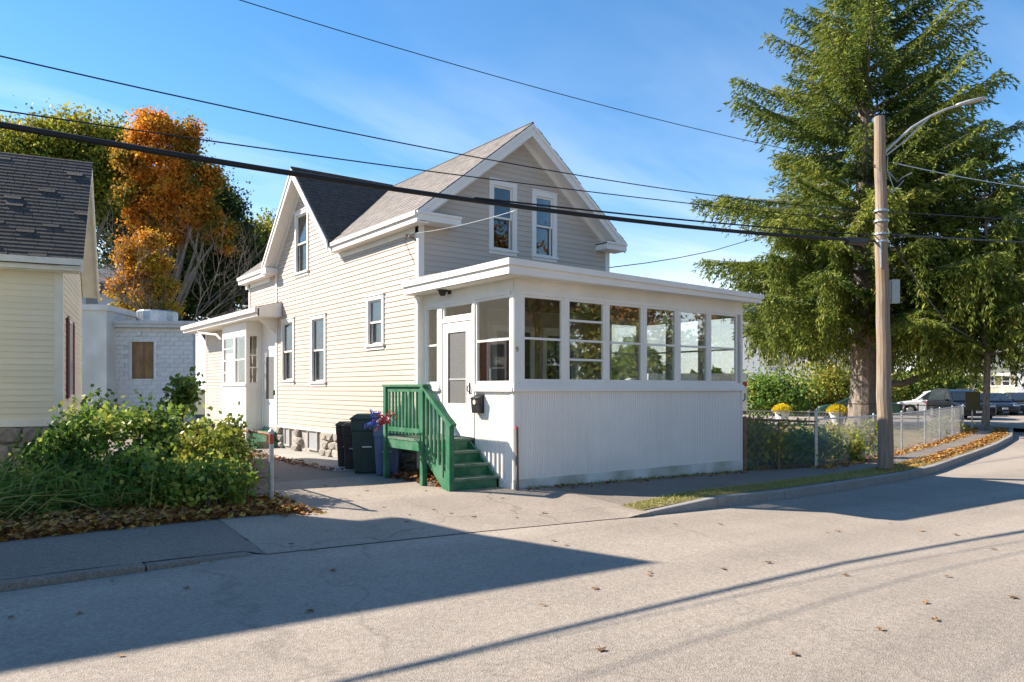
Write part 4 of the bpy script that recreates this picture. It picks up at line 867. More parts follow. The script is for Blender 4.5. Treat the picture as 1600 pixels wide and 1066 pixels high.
# ------------------------------------------------------------------ utility pole and wires
pb = PG(1384, 742, -.28); PB = Vector((pb.x, -1.62, gz(pb.x, -1.62)))
t_ = (PB - CAM); 
PDp = t_.dot(FW); PBX = CAM + FW*PDp + RT*((1384-800)/FPX*PDp); PB = Vector((PBX.x, PBX.y, float(T(PBX.x))-.02))
PTOP = PB + RT*(-10/FPX*PDp); PTOP.z = 1.65+(HORY-183)/FPX*PDp
up = empty('utility_pole', PB, 0, 'weathered wooden utility pole with a street lamp arm standing on the verge', 'utility pole')
n = 14; mb = MB()
mb.tube([tuple(PB.lerp(PTOP, k/n) + Vector((.012*math.sin(k*1.3), .01*math.cos(k*2.1), -.05 if k == 0 else 0))) for k in range(n+1)], [.165-.055*k/n for k in range(n+1)], 14)
mb.build('shaft', M_POLE, up, smooth=False)
def pole_at(py): t = (1.65+(HORY-py)/FPX*PDp-PB.z)/(PTOP.z-PB.z); return PB.lerp(PTOP, t)
def pp(px, py, dd=0.0): return PD(px, py, PDp+dd)
arm = [pp(1383, 238), pp(1395, 226), pp(1425, 199), pp(1455, 181), pp(1480, 170), pp(1500, 164)]
MB().tube([tuple(a) for a in arm], .026, 8).tube([tuple(pp(1385, 243)), tuple(pp(1412, 222)), tuple(pp(1452, 184))], .017, 6).build('lamp_arm', M_ALU, up)
lh = MB(); a, b = pp(1494, 165), pp(1541, 154); d = (b-a).normalized(); sd = d.cross(UP).normalized(); u3 = sd.cross(d)
secs = [(0, .035, .03), (.12, .075, .045), (.4, .13, .055), (.75, .15, .05), (.95, .10, .035), (1, .03, .02)]
i0 = 0; L_ = (b-a).length
for (t, w, h) in secs:
    c = a+d*(L_*t)
    for k in range(10): an = 2*math.pi*k/10; lh.v.append(tuple(c+sd*(w*math.cos(an))+u3*(h*(math.sin(an) if math.sin(an) > 0 else .45*math.sin(an)))))
for s in range(len(secs)-1):
    for k in range(10): lh.f.append((s*10+k, s*10+(k+1) % 10, (s+1)*10+(k+1) % 10, (s+1)*10+k))
lh.f.append(tuple(range(10))); lh.f.append(tuple(range((len(secs)-1)*10, len(secs)*10))); lh.build('lamp_head', M_ALU, up, smooth=True)
cbx = pp(1398, 455); MB(cbx, RT, FW).box(-.085, .085, -.06, .06, -.27, .25).box(-.15, -.085, -.02, .02, -.2, .2).build('junction_box', mat('pale_green_box', (.42, .45, .42), None, 5, .5), up)
for py in (330, 346, 366, 378): c = pole_at(py); MB().lathe((c.x, c.y, c.z-.02), [(.155, 0), (.155, .04)], 12).build('band', M_GALV, up)
for k, (px, py) in enumerate(((1368, 260), (1368, 331), (1369, 347), (1396, 333), (1396, 368))): c = pp(px, py); MB().lathe((c.x, c.y, c.z-.04), [(.02, 0), (.035, .02), (.02, .04), (.035, .06), (.02, .08)], 8).build('insulator', mat('brown_insulator', (.10, .06, .045), None, 5, .3), up)
mb = MB()
for pts in ([(1387, 245), (1386, 265), (1392, 282), (1398, 298), (1394, 302), (1388, 296)], [(1388, 268), (1402, 284), (1412, 276), (1425, 270)], [(1390, 300), (1400, 296), (1412, 282)]): mb.tube([tuple(pp(*q)) for q in pts], .010, 5)
mb.tube([tuple(pole_at(380)+Vector((-.14, -.05, 0))), tuple(pole_at(420)+Vector((-.14, -.05, 0)))], .02, 6)
mb.build('loose_cables', M_GALV, up)
LP = Vector((-25, .2, 0))                       # where the next pole stands, out of frame
def plane_hit(px, py, A, B):
    n_ = (B-A).cross(UP); d = ray(px, py); t = (A-CAM).dot(n_)/d.dot(n_); return CAM+d*t
def wire(label, pts, rr, A=None, B=None, ext=None, name='overhead_wire', m=None, cat='wire', n=40, group=None):
    """pixels along the wire, on the vertical plane through A and B; a parabola is fitted"""
    A = A or Vector((PB.x, PB.y+.15, 0)); B = B or LP; h = (B-A); h.z = 0; L = h.length; h /= L
    S = []; Z = []
    for (px, py) in pts: p = plane_hit(px, py, A, B); S.append((p-A).dot(h)); Z.append(p.z)
    co = np.polyfit(S, Z, 2 if len(S) > 2 else 1); s0, s1 = min(S), max(S)
    if ext: s1 = max(s1, ext)
    P = [(A.x+h.x*s, A.y+h.y*s, float(np.polyval(co, s))) for s in np.linspace(s0, s1, n)]
    mb = MB(); mb.tube(P, rr, 6); o = mb.build(name, m or M_WIRE, smooth=True); tag(o, label, cat, group); return P
wire('topmost thin wire running to the pole just below its lamp arm', [(370, 0), (640, 80), (900, 151), (1139, 216), (1369, 259)], .006, ext=22)
wire('thin wire crossing the gable roof, second from the top', [(0, 93), (250, 141), (460, 185), (720, 243), (1000, 291), (1369, 330)], .008, ext=22)
wire('thin wire just above the thick cable bundle, crossing the gable windows', [(0, 168), (300, 218), (600, 264), (1000, 305), (1369, 347)], .008, ext=22)
wire('thick black cable bundle sagging across the house to the pole', [(0, 195), (440, 267), (700, 310), (1000, 346), (1210, 366), (1369, 377)], .034, ext=22, name='cable_bundle', cat='cable')
wire('black cable lashed close above the thick bundle near the gable windows', [(740, 309), (820, 318), (1000, 337), (1369, 368)], .014, name='cable_bundle', cat='cable')
c0, c1 = pp(1318, 377), pp(1353, 378)
sp = empty('splice_case', ((c0.x+c1.x)/2, (c0.y+c1.y)/2, c0.z-.08), 0, 'black cylindrical splice case hanging on the cable beside the pole', 'splice case')
ab = [Vector(c0), Vector(c1)]; dirc = (Vector((LP.x, LP.y, 0))-Vector((PB.x, PB.y, 0))).normalized()
b0 = plane_hit(1353, 378, Vector((PB.x, PB.y+.15, 0)), LP); b1 = plane_hit(1320, 376, Vector((PB.x, PB.y+.15, 0)), LP)
MB().tube([tuple(b0), tuple(b0.lerp(b1, .06)), tuple(b0.lerp(b1, .94)), tuple(b1)], [.04, .085, .085, .04], 12).build('case', M_BLACK, sp, smooth=False)
RA = Vector((PB.x, PB.y, 0)); RB = RA+Vector((30, 3.5, 0))
wire('pale twin service wire leaving the pole below the lamp arm away from the house', [(1396, 253), (1445, 268), (1500, 275), (1650, 297)], .012, RA, RB, name='service_wire', m=M_GALV)
wire('thin straight wire leaving the pole below the pale twin service wire', [(1396, 331), (1500, 338), (1650, 346)], .009, RA, RB)
wire('black cable run leaving the pole at bundle height, away from the house', [(1396, 367), (1513, 374), (1650, 381)], .024, RA, RB, name='cable_bundle', cat='cable')
hz = Vector((XW-.1, YF+.2, 4.55))
def link(label, P, r, name='service_wire', m=None, sag=.0, n=16):
    A, B = Vector(P[0]), Vector(P[-1])
    if len(P) == 2: pts = [tuple(A.lerp(B, k/n)-UP*(sag*4*(k/n)*(1-k/n))) for k in range(n+1)]
    else: pts = [tuple(p) for p in P]
    mb = MB(); mb.tube(pts, r, 5); return tag(mb.build(name, m or M_WIRE, smooth=True), label, 'wire')
sA = plane_hit(812, 327, Vector((PB.x, PB.y+.15, 0)), LP)
link('pale service drop from the cable bundle to the house corner under the eave', (sA, PX(637, 366, XW-.06)), .004, m=M_GALV, sag=.05)
link('thin brown wire hanging down the cream wall from the eave bracket', [PX(637, 366, XW-.03), PX(632, 376, XW-.03), PX(640, 396, XW-.03), PX(650, 416, XW-.03)], .005)
eb = empty('wall_bracket', PX(640, 370, XW-.03), 0, 'rusty wire bracket on the cream wall under the eave', 'bracket')
MB().tube([tuple(PX(634, 367, XW-.02)), tuple(PX(640, 370, XW-.12)), tuple(PX(651, 375, XW-.02))], .014, 6).build('bar', M_RUST, eb)
link('dark drooping cable hanging from the pole down towards the parked cars', [pp(1394, 378), pp(1420, 420, 1.5), pp(1452, 470, 4), pp(1482, 508, 7), pp(1518, 528, 11)], .022)
link('thin wire behind the gable running from the house towards the spruce', [PD(946, 419, 19), PD(1010, 411, 20.5), PD(1060, 403, 22), PD(1114, 392, 24), PD(1250, 352, 29)], .012)
# ------------------------------------------------------------------ chain link fences
def chain(root, A, B, h, pitch=.075, r=.0022, m=None):
    A = Vector(A); B = Vector(B); L = (Vector((B.x-A.x, B.y-A.y, 0))).length; d = Vector((B.x-A.x, B.y-A.y, 0))/L; n_ = Vector((-d.y, d.x, 0))
    v = []; f = []
    def zb(s): return A.z+(B.z-A.z)*s/L
    s = -h
    while s < L:
        for sg in (1, -1):
            s0, z0, s1, z1 = (s, 0, s+h, h) if sg > 0 else (s, h, s+h, 0)
            if s0 < 0: z0 += sg*(-s0); s0 = 0
            if s1 > L: z1 -= sg*(s1-L); s1 = L
            if s1-s0 < .01: continue
            i = len(v); p = A+d*s0; q_ = A+d*s1; t = n_*(r*sg)
            for (P_, zz, ss) in ((p, z0, s0), (q_, z1, s1)):
                for (a, b) in ((-r, 0), (0, r), (r, 0), (0, -r)): v.append((P_.x+t.x+n_.x*a+0, P_.y+t.y+n_.y*a, zb(ss)+zz+b))
            f += [(i+k, i+(k+1) % 4, i+4+(k+1) % 4, i+4+k) for k in range(4)]
        s += pitch
    mb = MB(); mb.v = v; mb.f = f; return mb.build('chain_link_mesh', m or M_GALV, root, fix=False)
def post(root, x, y, z0, z1, r=.03, m=None, cap=True):
    o = MB().lathe((x, y, 0), [(r, z0-.1), (r, z1)] + ([(r*1.25, z1), (r*1.25, z1+.02), (r*.5, z1+.05)] if cap else []), 10).build('post', m or M_GALV, root, smooth=False); return o
# left fence by the driveway
FX = -3.72; fl = empty('chain_link_fence', (FX, 4.5, 0), 0, 'overgrown chain link fence along the driveway with an orange banded end post', 'fence')
f0 = PG(424, 795, -.06); FX = f0.x; fy = f0.y
p1 = post(fl, FX, fy, -.05, 1.02, .034)
MB().lathe((FX, fy, 0), [(.037, .86), (.038, .98), (.036, 1.0)], 10).build('orange_band', mat('orange_red_paint', (.55, .10, .05), None, 20, .6), fl)
for y in (fy+2.9, fy+5.8, fy+8.7): post(fl, FX, y, -.02, 1.02, .026, M_RUST)
MB().tube([(FX, fy, 1.0), (FX, fy+4, .99), (FX, fy+8.7, 1.0)], .021, 8).build('top_rail', M_RUST, fl)
chain(fl, (FX, fy, .03), (FX, fy+8.7, .03), .96, .06, .0024, M_RUST)
# right fence: rusty gate section, then galvanised run following the pavement
fr = empty('chain_link_fence', (12, 1, T(9)), 0, 'galvanised chain link fence along the pavement with a rusty section beside the porch', 'fence')
pa = PG(1160, 735, -.10); pc = PG(1275, 731, -.14)
FP = [(6.16, .02), (pc.x, pc.y)]
for px, py in ((1365, 716), (1445, 697), (1505, 677)): q2 = PG(px, py, -.15); FP.append((q2.x, q2.y))
FH = 1.10
post(fr, FP[0][0], FP[0][1], -.12, FH-.05, .045, M_RUST, False)
mid0 = ((FP[0][0]+FP[1][0])/2-.1, (FP[0][1]+FP[1][1])/2)
post(fr, mid0[0], mid0[1], -.15, FH-.12, .024, M_RUST, False)
post(fr, FP[1][0], FP[1][1], -.15, FH+.02, .036)
MB().tube([(FP[0][0], FP[0][1], FH-.10), (FP[1][0], FP[1][1], FH-.20)], .022, 8).build('top_rail', M_RUST, fr)
chain(fr, (FP[0][0], FP[0][1], -.10), (FP[1][0], FP[1][1], -.14), FH-.06, .075, .0028)
for k in range(1, len(FP)-1):
    A = Vector((FP[k][0], FP[k][1], -.14)); B = Vector((FP[k+1][0], FP[k+1][1], -.15)); L = (B-A).length; npst = max(1, round(L/2.6))
    for j in range(1, npst+1): c = A.lerp(B, j/npst); post(fr, c.x, c.y, -.2, FH-.14, .025)
    MB().tube([(A.x, A.y, FH-.15), (B.x, B.y, FH-.16)], .02, 8).build('top_rail', M_GALV, fr)
    chain(fr, A, B, FH-.04, .075 if k == 1 else .10, .0032)
B = Vector((FP[-1][0], FP[-1][1], -.15)); C2 = B+Vector((.5, 5.5, 0))
MB().tube([(B.x, B.y, FH-.16), (C2.x, C2.y, FH-.16)], .02, 6).build('top_rail', M_BLACK, fr); chain(fr, B, C2, FH-.04, .12, .004, M_BLACK)
for j in (1, 2, 3): c = B.lerp(C2, j/3); post(fr, c.x, c.y, -.2, FH-.14, .025, M_BLACK)
# low fence along the far side of the garden
f2 = empty('chain_link_fence', (*toxy(1220, 37), -.15), 0, 'low far wire fence between the garden and the car park', 'fence')
A = Vector((*toxy(1150, 37), -.15)); B = Vector((*toxy(1380, 36.5), -.15))
MB().tube([(A.x, A.y, .55), (B.x, B.y, .45)], .022, 6).build('top_rail', M_GALV, f2); chain(f2, A, B, .68, .15, .004)
for j in range(5): c = A.lerp(B, j/4); post(f2, c.x, c.y, -.2, .55-.1*j/4, .03)
# sign seen from behind
sx, sy = toxy(1519, 33); sg = empty('street_sign', (sx, sy, -.15), 0, 'plain brown board on a thin post, seen from behind', 'sign')
MB().tube([(sx, sy, -.3), (sx, sy, 2.05)], .03, 8).build('post', M_GALV, sg)
MB(Vector((sx, sy, 0)), RT, FW).box(-.32, .33, -.05, -.03, .68, 1.50).build('board', mat('brown_sign_back', (.17, .13, .05), None, 5, .6), sg)
# ------------------------------------------------------------------ background houses
def simple_house(name, label, px, D, wpx, top_py, base_z, wallm, roofm, ridge_py, wins, depth=8, over=.4, gable_front=False):
    x, y = toxy(px, D); o = Vector((x, y, 0)); q = D/FPX; FL = (FW+RT*((px+wpx/2-800)/FPX)).normalized(); RL = Vector((FL.y, -FL.x, 0)); qu = q*FL.dot(FW)
    h = empty(name, (x, y, base_z), 0, label, 'house'); w = wpx*qu; zt = 1.65+(HORY-top_py)*q; zr_ = 1.65+(HORY-ridge_py)*q
    MB(o, RL, FL).box(0, w, 0, depth, base_z-.3, zt).build('wall', wallm, h)
    MB(o, RL, FL).prism([(-over, -over, zt-.05), (-over, depth/2, zr_), (-over, depth+over, zt-.05), (-over, depth+over, zt-.22), (-over, depth/2, zr_-.2), (-over, -over, zt-.22)], (w+2*over, 0, 0)).build('roof', roofm, h)
    MB(o, RL, FL).box(-over, w+over, -over-.04, -over, zt-.26, zt-.02).build('eave_fascia', M_WHITE, h)
    for (a, b, c, d) in wins:
        u0, u1 = (a-px)*qu, (b-px)*qu; z1, z0 = 1.65+(HORY-c)*q, 1.65+(HORY-d)*q
        wn_ = MB(o, RL, FL).box(u0-.12, u0, -.06, 0, z0-.1, z1+.12).box(u1, u1+.12, -.06, 0, z0-.1, z1+.12).box(u0, u1, -.06, 0, z1, z1+.12).box(u0, u1, -.08, 0, z0-.1, z0).box(u0, u1, -.05, 0, (z0+z1)/2-.04, (z0+z1)/2+.04).build('window', M_WHITE, h)
        MB(o, RL, FL).box(u0, u1, -.03, -.015, z0, z1).build('pane', mat('far_dark_glass', (.05, .06, .075), None, 1, .1, spec=.6), wn_)
    return h, o, q, RL, FL, qu
M_FARWHITE = mat('far_white_siding', (.70, .71, .73), (.62, .63, .65), 1, .7, stretch=(.1, .1, 8))
hw_, o_, q_, RL, FL, qu = simple_house('house', 'large white two storey house half hidden behind the big spruce', 1150, 60, 195, 502, -.2, M_FARWHITE, mat('far_grey_roof', (.12, .12, .13), None, 2, .9), 468,
    [(1184, 1197, 513, 528), (1288, 1302, 510, 528), (1262, 1276, 545, 566), (1215, 1228, 513, 528), (1200, 1214, 552, 572)])
MB(o_, RL, FL).box(75*qu, 195*qu, -2.2, 0, 1.65+(HORY-541)*q_, 1.65+(HORY-534)*q_).build('porch_roof', M_WHITE, hw_)
for k in range(6): MB(o_, RL, FL).hexa([((10+k*27)*qu, .3, 1.65+(HORY-501)*q_+.25), ((34+k*27)*qu, .3, 1.65+(HORY-501)*q_+.25), ((34+k*27)*qu, 3.2, 1.65+(HORY-478)*q_+.15), ((10+k*27)*qu, 3.2, 1.65+(HORY-478)*q_+.15), ((10+k*27)*qu, .3, 1.65+(HORY-501)*q_+.33), ((34+k*27)*qu, .3, 1.65+(HORY-501)*q_+.33), ((34+k*27)*qu, 3.2, 1.65+(HORY-478)*q_+.23), ((10+k*27)*qu, 3.2, 1.65+(HORY-478)*q_+.23)]).build('solar_panel', mat('solar_panel', (.02, .025, .05), None, 3, .15, spec=.6), hw_)
hy_, o_, q_, RL, FL, qu = simple_house('house', 'olive yellow house with a white railed balcony beyond the parked cars', 1512, 66, 130, 583, -.2, mat('olive_yellow_siding', (.38, .36, .16), (.34, .32, .14), 1, .8, stretch=(.1, .1, 8)), mat('far_green_grey_roof', (.17, .17, .15), (.14, .14, .125), 2, .9), 535,
    [(1549, 1553, 589, 603), (1567, 1577, 589, 603), (1586, 1594, 589, 605)])
MB(o_, RL, FL).box(30*qu, 76*qu, -1.6, 0, 1.65+(HORY-622)*q_, 1.65+(HORY-617)*q_).build('balcony_floor', M_WHITE, hy_)
MB(o_, RL, FL).box(30*qu, 76*qu, -1.62, -1.54, 1.65+(HORY-604)*q_, 1.65+(HORY-602.5)*q_).build('balcony_rail', M_WHITE, hy_)
for k in range(24): u = (30+46*k/23)*qu; t_w = .14 if k in (0, 12, 23) else .045; MB(o_, RL, FL).box(u-t_w/2, u+t_w/2, -1.62, -1.55, 1.65+(HORY-617)*q_, 1.65+(HORY-602)*q_+(.1 if t_w > .1 else -.05)).build('baluster', M_WHITE, hy_)
MB(o_, RL, FL).box(34*qu, 74*qu, -.04, 0, -.2, 1.65+(HORY-624)*q_).build('garage_door', M_DARK, hy_)
simple_house('house', 'bright white house corner beside the olive yellow house', 1591, 60, 80, 574, -.2, M_FARWHITE, mat('far_grey_roof2', (.2, .2, .19), None, 2, .9), 545, [(1600, 1606, 590, 605)])
# ------------------------------------------------------------------ vehicles
M_TYRE = mat('tyre_rubber', (.02, .02, .02), None, 8, .9); M_RIM = mat('alloy_rim', (.5, .5, .5), None, 8, .35, metal=.6)
M_CGLASS = mat('car_glass', (.03, .04, .05), None, 3, .06, spec=.8); M_LAMP = mat('clear_headlamp', (.6, .62, .64), None, 6, .15); M_TAIL = mat('red_tail_lamp', (.4, .02, .02), None, 6, .2); M_PLATE = mat('number_plate_white', (.7, .7, .7), None, 6, .5)
def car(name, label, x, y, z, hd, L, Wd, H, kind, paint, cat='car', group='cars parked behind the garden'):
    rz_ = math.atan2(hd.y, hd.x); root = empty(name, (x, y, z), rz_, label, cat, group)
    R = Matrix.Translation((x, y, z)) @ Matrix.Rotation(rz_, 4, 'Z')
    def Wp(p): return tuple(R @ Vector(p))
    h2 = L/2; w2 = Wd/2; suv = kind == 'suv'
    belt = .60*H if suv else .64*H; hood = belt*(.96 if suv else .9)
    prof = [(-h2, .30), (-h2-.0, belt*.75), (-h2+.08, belt*.98), (-h2+.5, belt*1.02), (h2*.28, belt), (h2*.62, hood), (h2*.90, hood*.90), (h2*.985, hood*.72), (h2, .42), (h2*.98, .25), (-h2*.98, .22)]
    mb = MB(); secs = [(-w2, .93), (-w2+.06, 1.0), (w2-.06, 1.0), (w2, .93)]; n = len(prof)
    for (yy, s_) in secs:
        for (a, b) in prof: mb.v.append(Wp((a*s_ if abs(a) > h2*.8 else a, yy, .22+(b-.22)*(.97 if s_ < 1 else 1))))
    for s_ in range(3):
        for k in range(n): mb.f.append((s_*n+k, s_*n+(k+1) % n, (s_+1)*n+(k+1) % n, (s_+1)*n+k))
    mb.f.append(tuple(range(n))); mb.f.append(tuple(range(3*n, 4*n)))
    o = mb.build('body', paint, root); bv = o.modifiers.new('b', 'BEVEL'); bv.width = .05; bv.segments = 2; bv.limit_method = 'ANGLE'
    if suv: cab = [(-h2+.06, belt), (-h2+.28, H*.96), (-h2+.6, H), (h2*.05, H*.985), (h2*.22, H*.93), (h2*.52, belt*.99)]
    else: cab = [(-h2*.82, belt), (-h2*.42, H*.95), (-h2*.2, H), (h2*.05, H*.985), (h2*.16, H*.94), (h2*.56, belt*.97)]
    def yy(zz): return w2-.05-.17*(zz-belt)/(H-belt)
    mb = MB(); n = len(cab)
    for s_ in (-1, 1):
        for (a, b) in cab: mb.v.append(Wp((a, s_*yy(b), b)))
    for k in range(n): mb.f.append((k, (k+1) % n, n+(k+1) % n, n+k))
    mb.f.append(tuple(range(n))); mb.f.append(tuple(range(n, 2*n)))
    o = mb.build('cabin', paint, root); bv = o.modifiers.new('b', 'BEVEL'); bv.width = .04; bv.segments = 2; bv.limit_method = 'ANGLE'
    def shrink(pts, f): cx = sum(p[0] for p in pts)/len(pts); cz = sum(p[1] for p in pts)/len(pts); return [(cx+(p[0]-cx)*f, cz+(p[1]-cz)*f) for p in pts]
    side = shrink(cab, .86); xm = .02*L
    for s_ in (-1, 1):
        for half in (0, 1):
            pts = [p for p in side]
            if half == 0: pts = [(min(p[0], xm-.04), p[1]) for p in side]
            else: pts = [(max(p[0], xm+.04), p[1]) for p in side]
            # drop duplicates
            qq = []
            for p in pts:
                if not qq or (abs(p[0]-qq[-1][0])+abs(p[1]-qq[-1][1])) > .02: qq.append(p)
            if len(qq) < 3: continue
            mb = MB(); m_ = len(qq); mb.v = [Wp((p[0], s_*(yy(p[1])+.012), p[1])) for p in qq]+[Wp((p[0], s_*(yy(p[1])-.01), p[1])) for p in qq]
            mb.f = [tuple(range(m_)), tuple(range(2*m_-1, m_-1, -1))]+[(k, (k+1) % m_, m_+(k+1) % m_, m_+k) for k in range(m_)]; mb.build('side_window', M_CGLASS, root)
    def quadglass(nm, a, b, f0=.1, f1=.9, out=.012, sgn=1):
        (xa, za), (xb, zb) = a, b; p0 = (xa+(xb-xa)*f0, za+(zb-za)*f0); p1 = (xa+(xb-xa)*f1, za+(zb-za)*f1); nx, nz = (zb-za), -(xb-xa); l = math.hypot(nx, nz); nx, nz = nx/l*out*sgn, nz/l*out*sgn
        mb = MB(); pts = []
        for oo in (1, -1):
            for (p, s_) in ((p0, -1), (p0, 1), (p1, 1), (p1, -1)): pts.append(Wp((p[0]+nx*oo, s_*(yy(p[1])-.08), p[1]+nz*oo)))
        mb.hexa(pts); mb.build(nm, M_CGLASS, root)
    quadglass('windscreen', cab[-2], cab[-1]); quadglass('rear_window', cab[1], cab[0])
    rw = .345 if suv else .32
    for sx in (-.30*L, .305*L):
        for s_ in (-1, 1):
            c = (sx, s_*(w2-.10), rw)
            mb = MB(); mb.tube([Wp((sx, s_*(w2-.22), rw)), Wp((sx, s_*(w2+.006), rw))], rw+.06, 18); mb.build('wheel_arch', M_BLACK, root)
            w_ = MB().tube([Wp((sx, s_*(w2-.2), rw)), Wp((sx, s_*(w2-.02), rw)), Wp((sx, s_*(w2+.02), rw))], [rw, rw, rw-.03], 18).build('wheel', M_TYRE, root)
            MB().tube([Wp((sx, s_*(w2+.0), rw)), Wp((sx, s_*(w2+.028), rw))], [rw*.68, rw*.60], 14).build('rim', M_RIM, w_)
            for a in range(5):
                an = a*2*math.pi/5; MB().bar(Wp((sx, s_*(w2+.03), rw)), Wp((sx+rw*.6*math.cos(an), s_*(w2+.03), rw+rw*.6*math.sin(an))), .05, .012).build('spoke', M_RIM, w_)
    def bx(nm, m_, a0, a1, b0, b1, c0, c1): MB().hexa([Wp(p) for p in ((a0, b0, c0), (a1, b0, c0), (a1, b1, c0), (a0, b1, c0), (a0, b0, c1), (a1, b0, c1), (a1, b1, c1), (a0, b1, c1))]).build(nm, m_, root)
    for s_ in (-1, 1):
        bx('headlight', M_LAMP, h2*.90, h2*.975, s_*w2*.58, s_*w2*.93, hood*.68, hood*.84); bx('tail_light', M_TAIL, -h2-.012, -h2+.12, s_*w2*.62, s_*w2*.94, belt*.76, belt*.94)
        bx('wing_mirror', paint, h2*.30, h2*.36, s_*w2, s_*(w2+.16), belt*1.0, belt*1.12)
    bx('grille', M_BLACK, h2*.94, h2*1.0, -w2*.5, w2*.5, .46, hood*.70); bx('bumper', M_BLACK, h2*.93, h2*1.012, -w2*.85, w2*.85, .26, .36); bx('bumper', M_BLACK, -h2*1.012, -h2*.95, -w2*.85, w2*.85, .28, .38)
    bx('number_plate', M_PLATE, h2*1.0, h2*1.018, -.16, .16, .40, .52); bx('number_plate', M_PLATE, -h2-.02, -h2, -.16, .16, belt*.6, belt*.6+.12)
    if suv:
        for s_ in (-1, 1): bx('roof_rail', M_BLACK, -h2*.75, h2*.05, s_*w2*.66-.02, s_*w2*.66+.02, H*1.0, H*1.03)
    return root
def paint(nm, c): return mat(nm, c, tuple(v*.92 for v in c), 2, .22, spec=.6)
ZL = -.125
x, y = toxy(1341, 45); car('car', 'dark green sedan parked behind the trunk of the spruce', x, y, ZL, (-RT*.93+FW*.36).normalized(), 4.6, 1.76, 1.40, 'sedan', paint('dark_green_car_paint', (.02, .07, .05)))
x, y = toxy(1499, 44); car('car', 'black SUV parked nose out behind the far fence corner', x, y, ZL, (-FW*.99-RT*.12).normalized(), 4.7, 1.9, 1.72, 'suv', paint('black_car_paint', (.012, .014, .02)))
x, y = toxy(1548, 51); car('car', 'dark blue grey sedan in the parked row next to the black SUV', x, y, ZL, (-FW*.98-RT*.22).normalized(), 4.7, 1.85, 1.47, 'sedan', paint('dark_blue_car_paint', (.02, .026, .045)))
x, y = toxy(1594, 52); car('car', 'dark brown sedan in the parked row beyond the blue grey sedan', x, y, ZL, (-FW*.97-RT*.28).normalized(), 4.8, 1.85, 1.50, 'sedan', paint('dark_brown_car_paint', (.035, .028, .026)))
x, y = toxy(1458, 49); car('car', 'white SUV parked beside the broad green bush', x, y, ZL, (-RT*.9+FW*.4).normalized(), 4.6, 1.88, 1.66, 'suv', paint('white_car_paint', (.75, .75, .76)))
# white box truck seen through and beside the porch
x, y = toxy(1092, 40); tk = empty('box_truck', (x, y, ZL), 0, 'white box truck with a red stripe and a letter U behind the porch', 'truck')
ob = Vector((x, y, 0)); MB(ob, RT, FW).box(-2.7, 2.55, 0, 2.2, .45, 2.45).build('cargo_box', paint('white_truck_paint', (.78, .78, .78)), tk)
MB(ob, RT, FW).box(-2.71, 2.56, -.012, 0, 1.75, 2.0).build('red_stripe', mat('red_stripe', (.45, .06, .04), None, 5, .5), tk)
MB(ob, RT, FW).box(-4.2, -2.8, .1, 2.1, .45, 1.55).prism([(-4.1, .15, 1.55), (-2.8, .15, 1.55), (-2.8, .15, 2.2), (-3.6, .15, 2.2)], (0, 1.9, 0)).build('cab', MATS['white_truck_paint'], tk)
for u in (-3.5, 1.75):
    for v_ in (.15, 2.05): MB(ob, RT, FW).tube([(u, v_-.14, .28), (u, v_+.14, .28)], .40, 16).build('wheel', M_TYRE, tk)
MB(ob, RT, FW).box(-2.7, 2.6, .2, 2.0, .25, .46).build('chassis', M_BLACK, tk)
number('U', ob+RT*2.3-FW*.02+UP*1.15, Matrix((RT, UP, -FW)).transposed(), .62, mat('dark_lettering', (.05, .05, .06), None, 5, .6), tk).name = 'lettering'
# flower pots
for i, (px, D, lb) in enumerate(((1222, 37.4, 'white pot of yellow mums standing by the low wire fence'), (1308, 36.6, 'white pot of yellow mums standing close to the spruce trunk'))):
    x, y = toxy(px, D); fp = empty('flower_pot', (x, y, -.13), 0, lb, 'flower pot', None)
    MB().lathe((x, y, -.13), [(.24, 0), (.36, .55), (.39, .55), (.39, .62), (.33, .62)], 16).build('pot', mat('white_pot', (.66, .66, .66), None, 4, .6), fp)
    nF = 500; d = rand_dirs(nF); d[:, 2] = np.abs(d[:, 2]); c = np.array([x, y, .48])+d*np.array([.44, .44, .34]); D2 = unit(d+rng.normal(scale=.5, size=(nF, 3))); S2 = unit(np.cross(D2, rand_dirs(nF)))
    fast_quads('blooms', leafquads(c, D2, S2, np.full(nF, .10), np.full(nF, .09)), rng.random(nF), MATS.get('mum_yellow') or leafmat('mum_yellow', [(.70, .55, .02), (.80, .65, .05)], .2), fp, 'stuff')
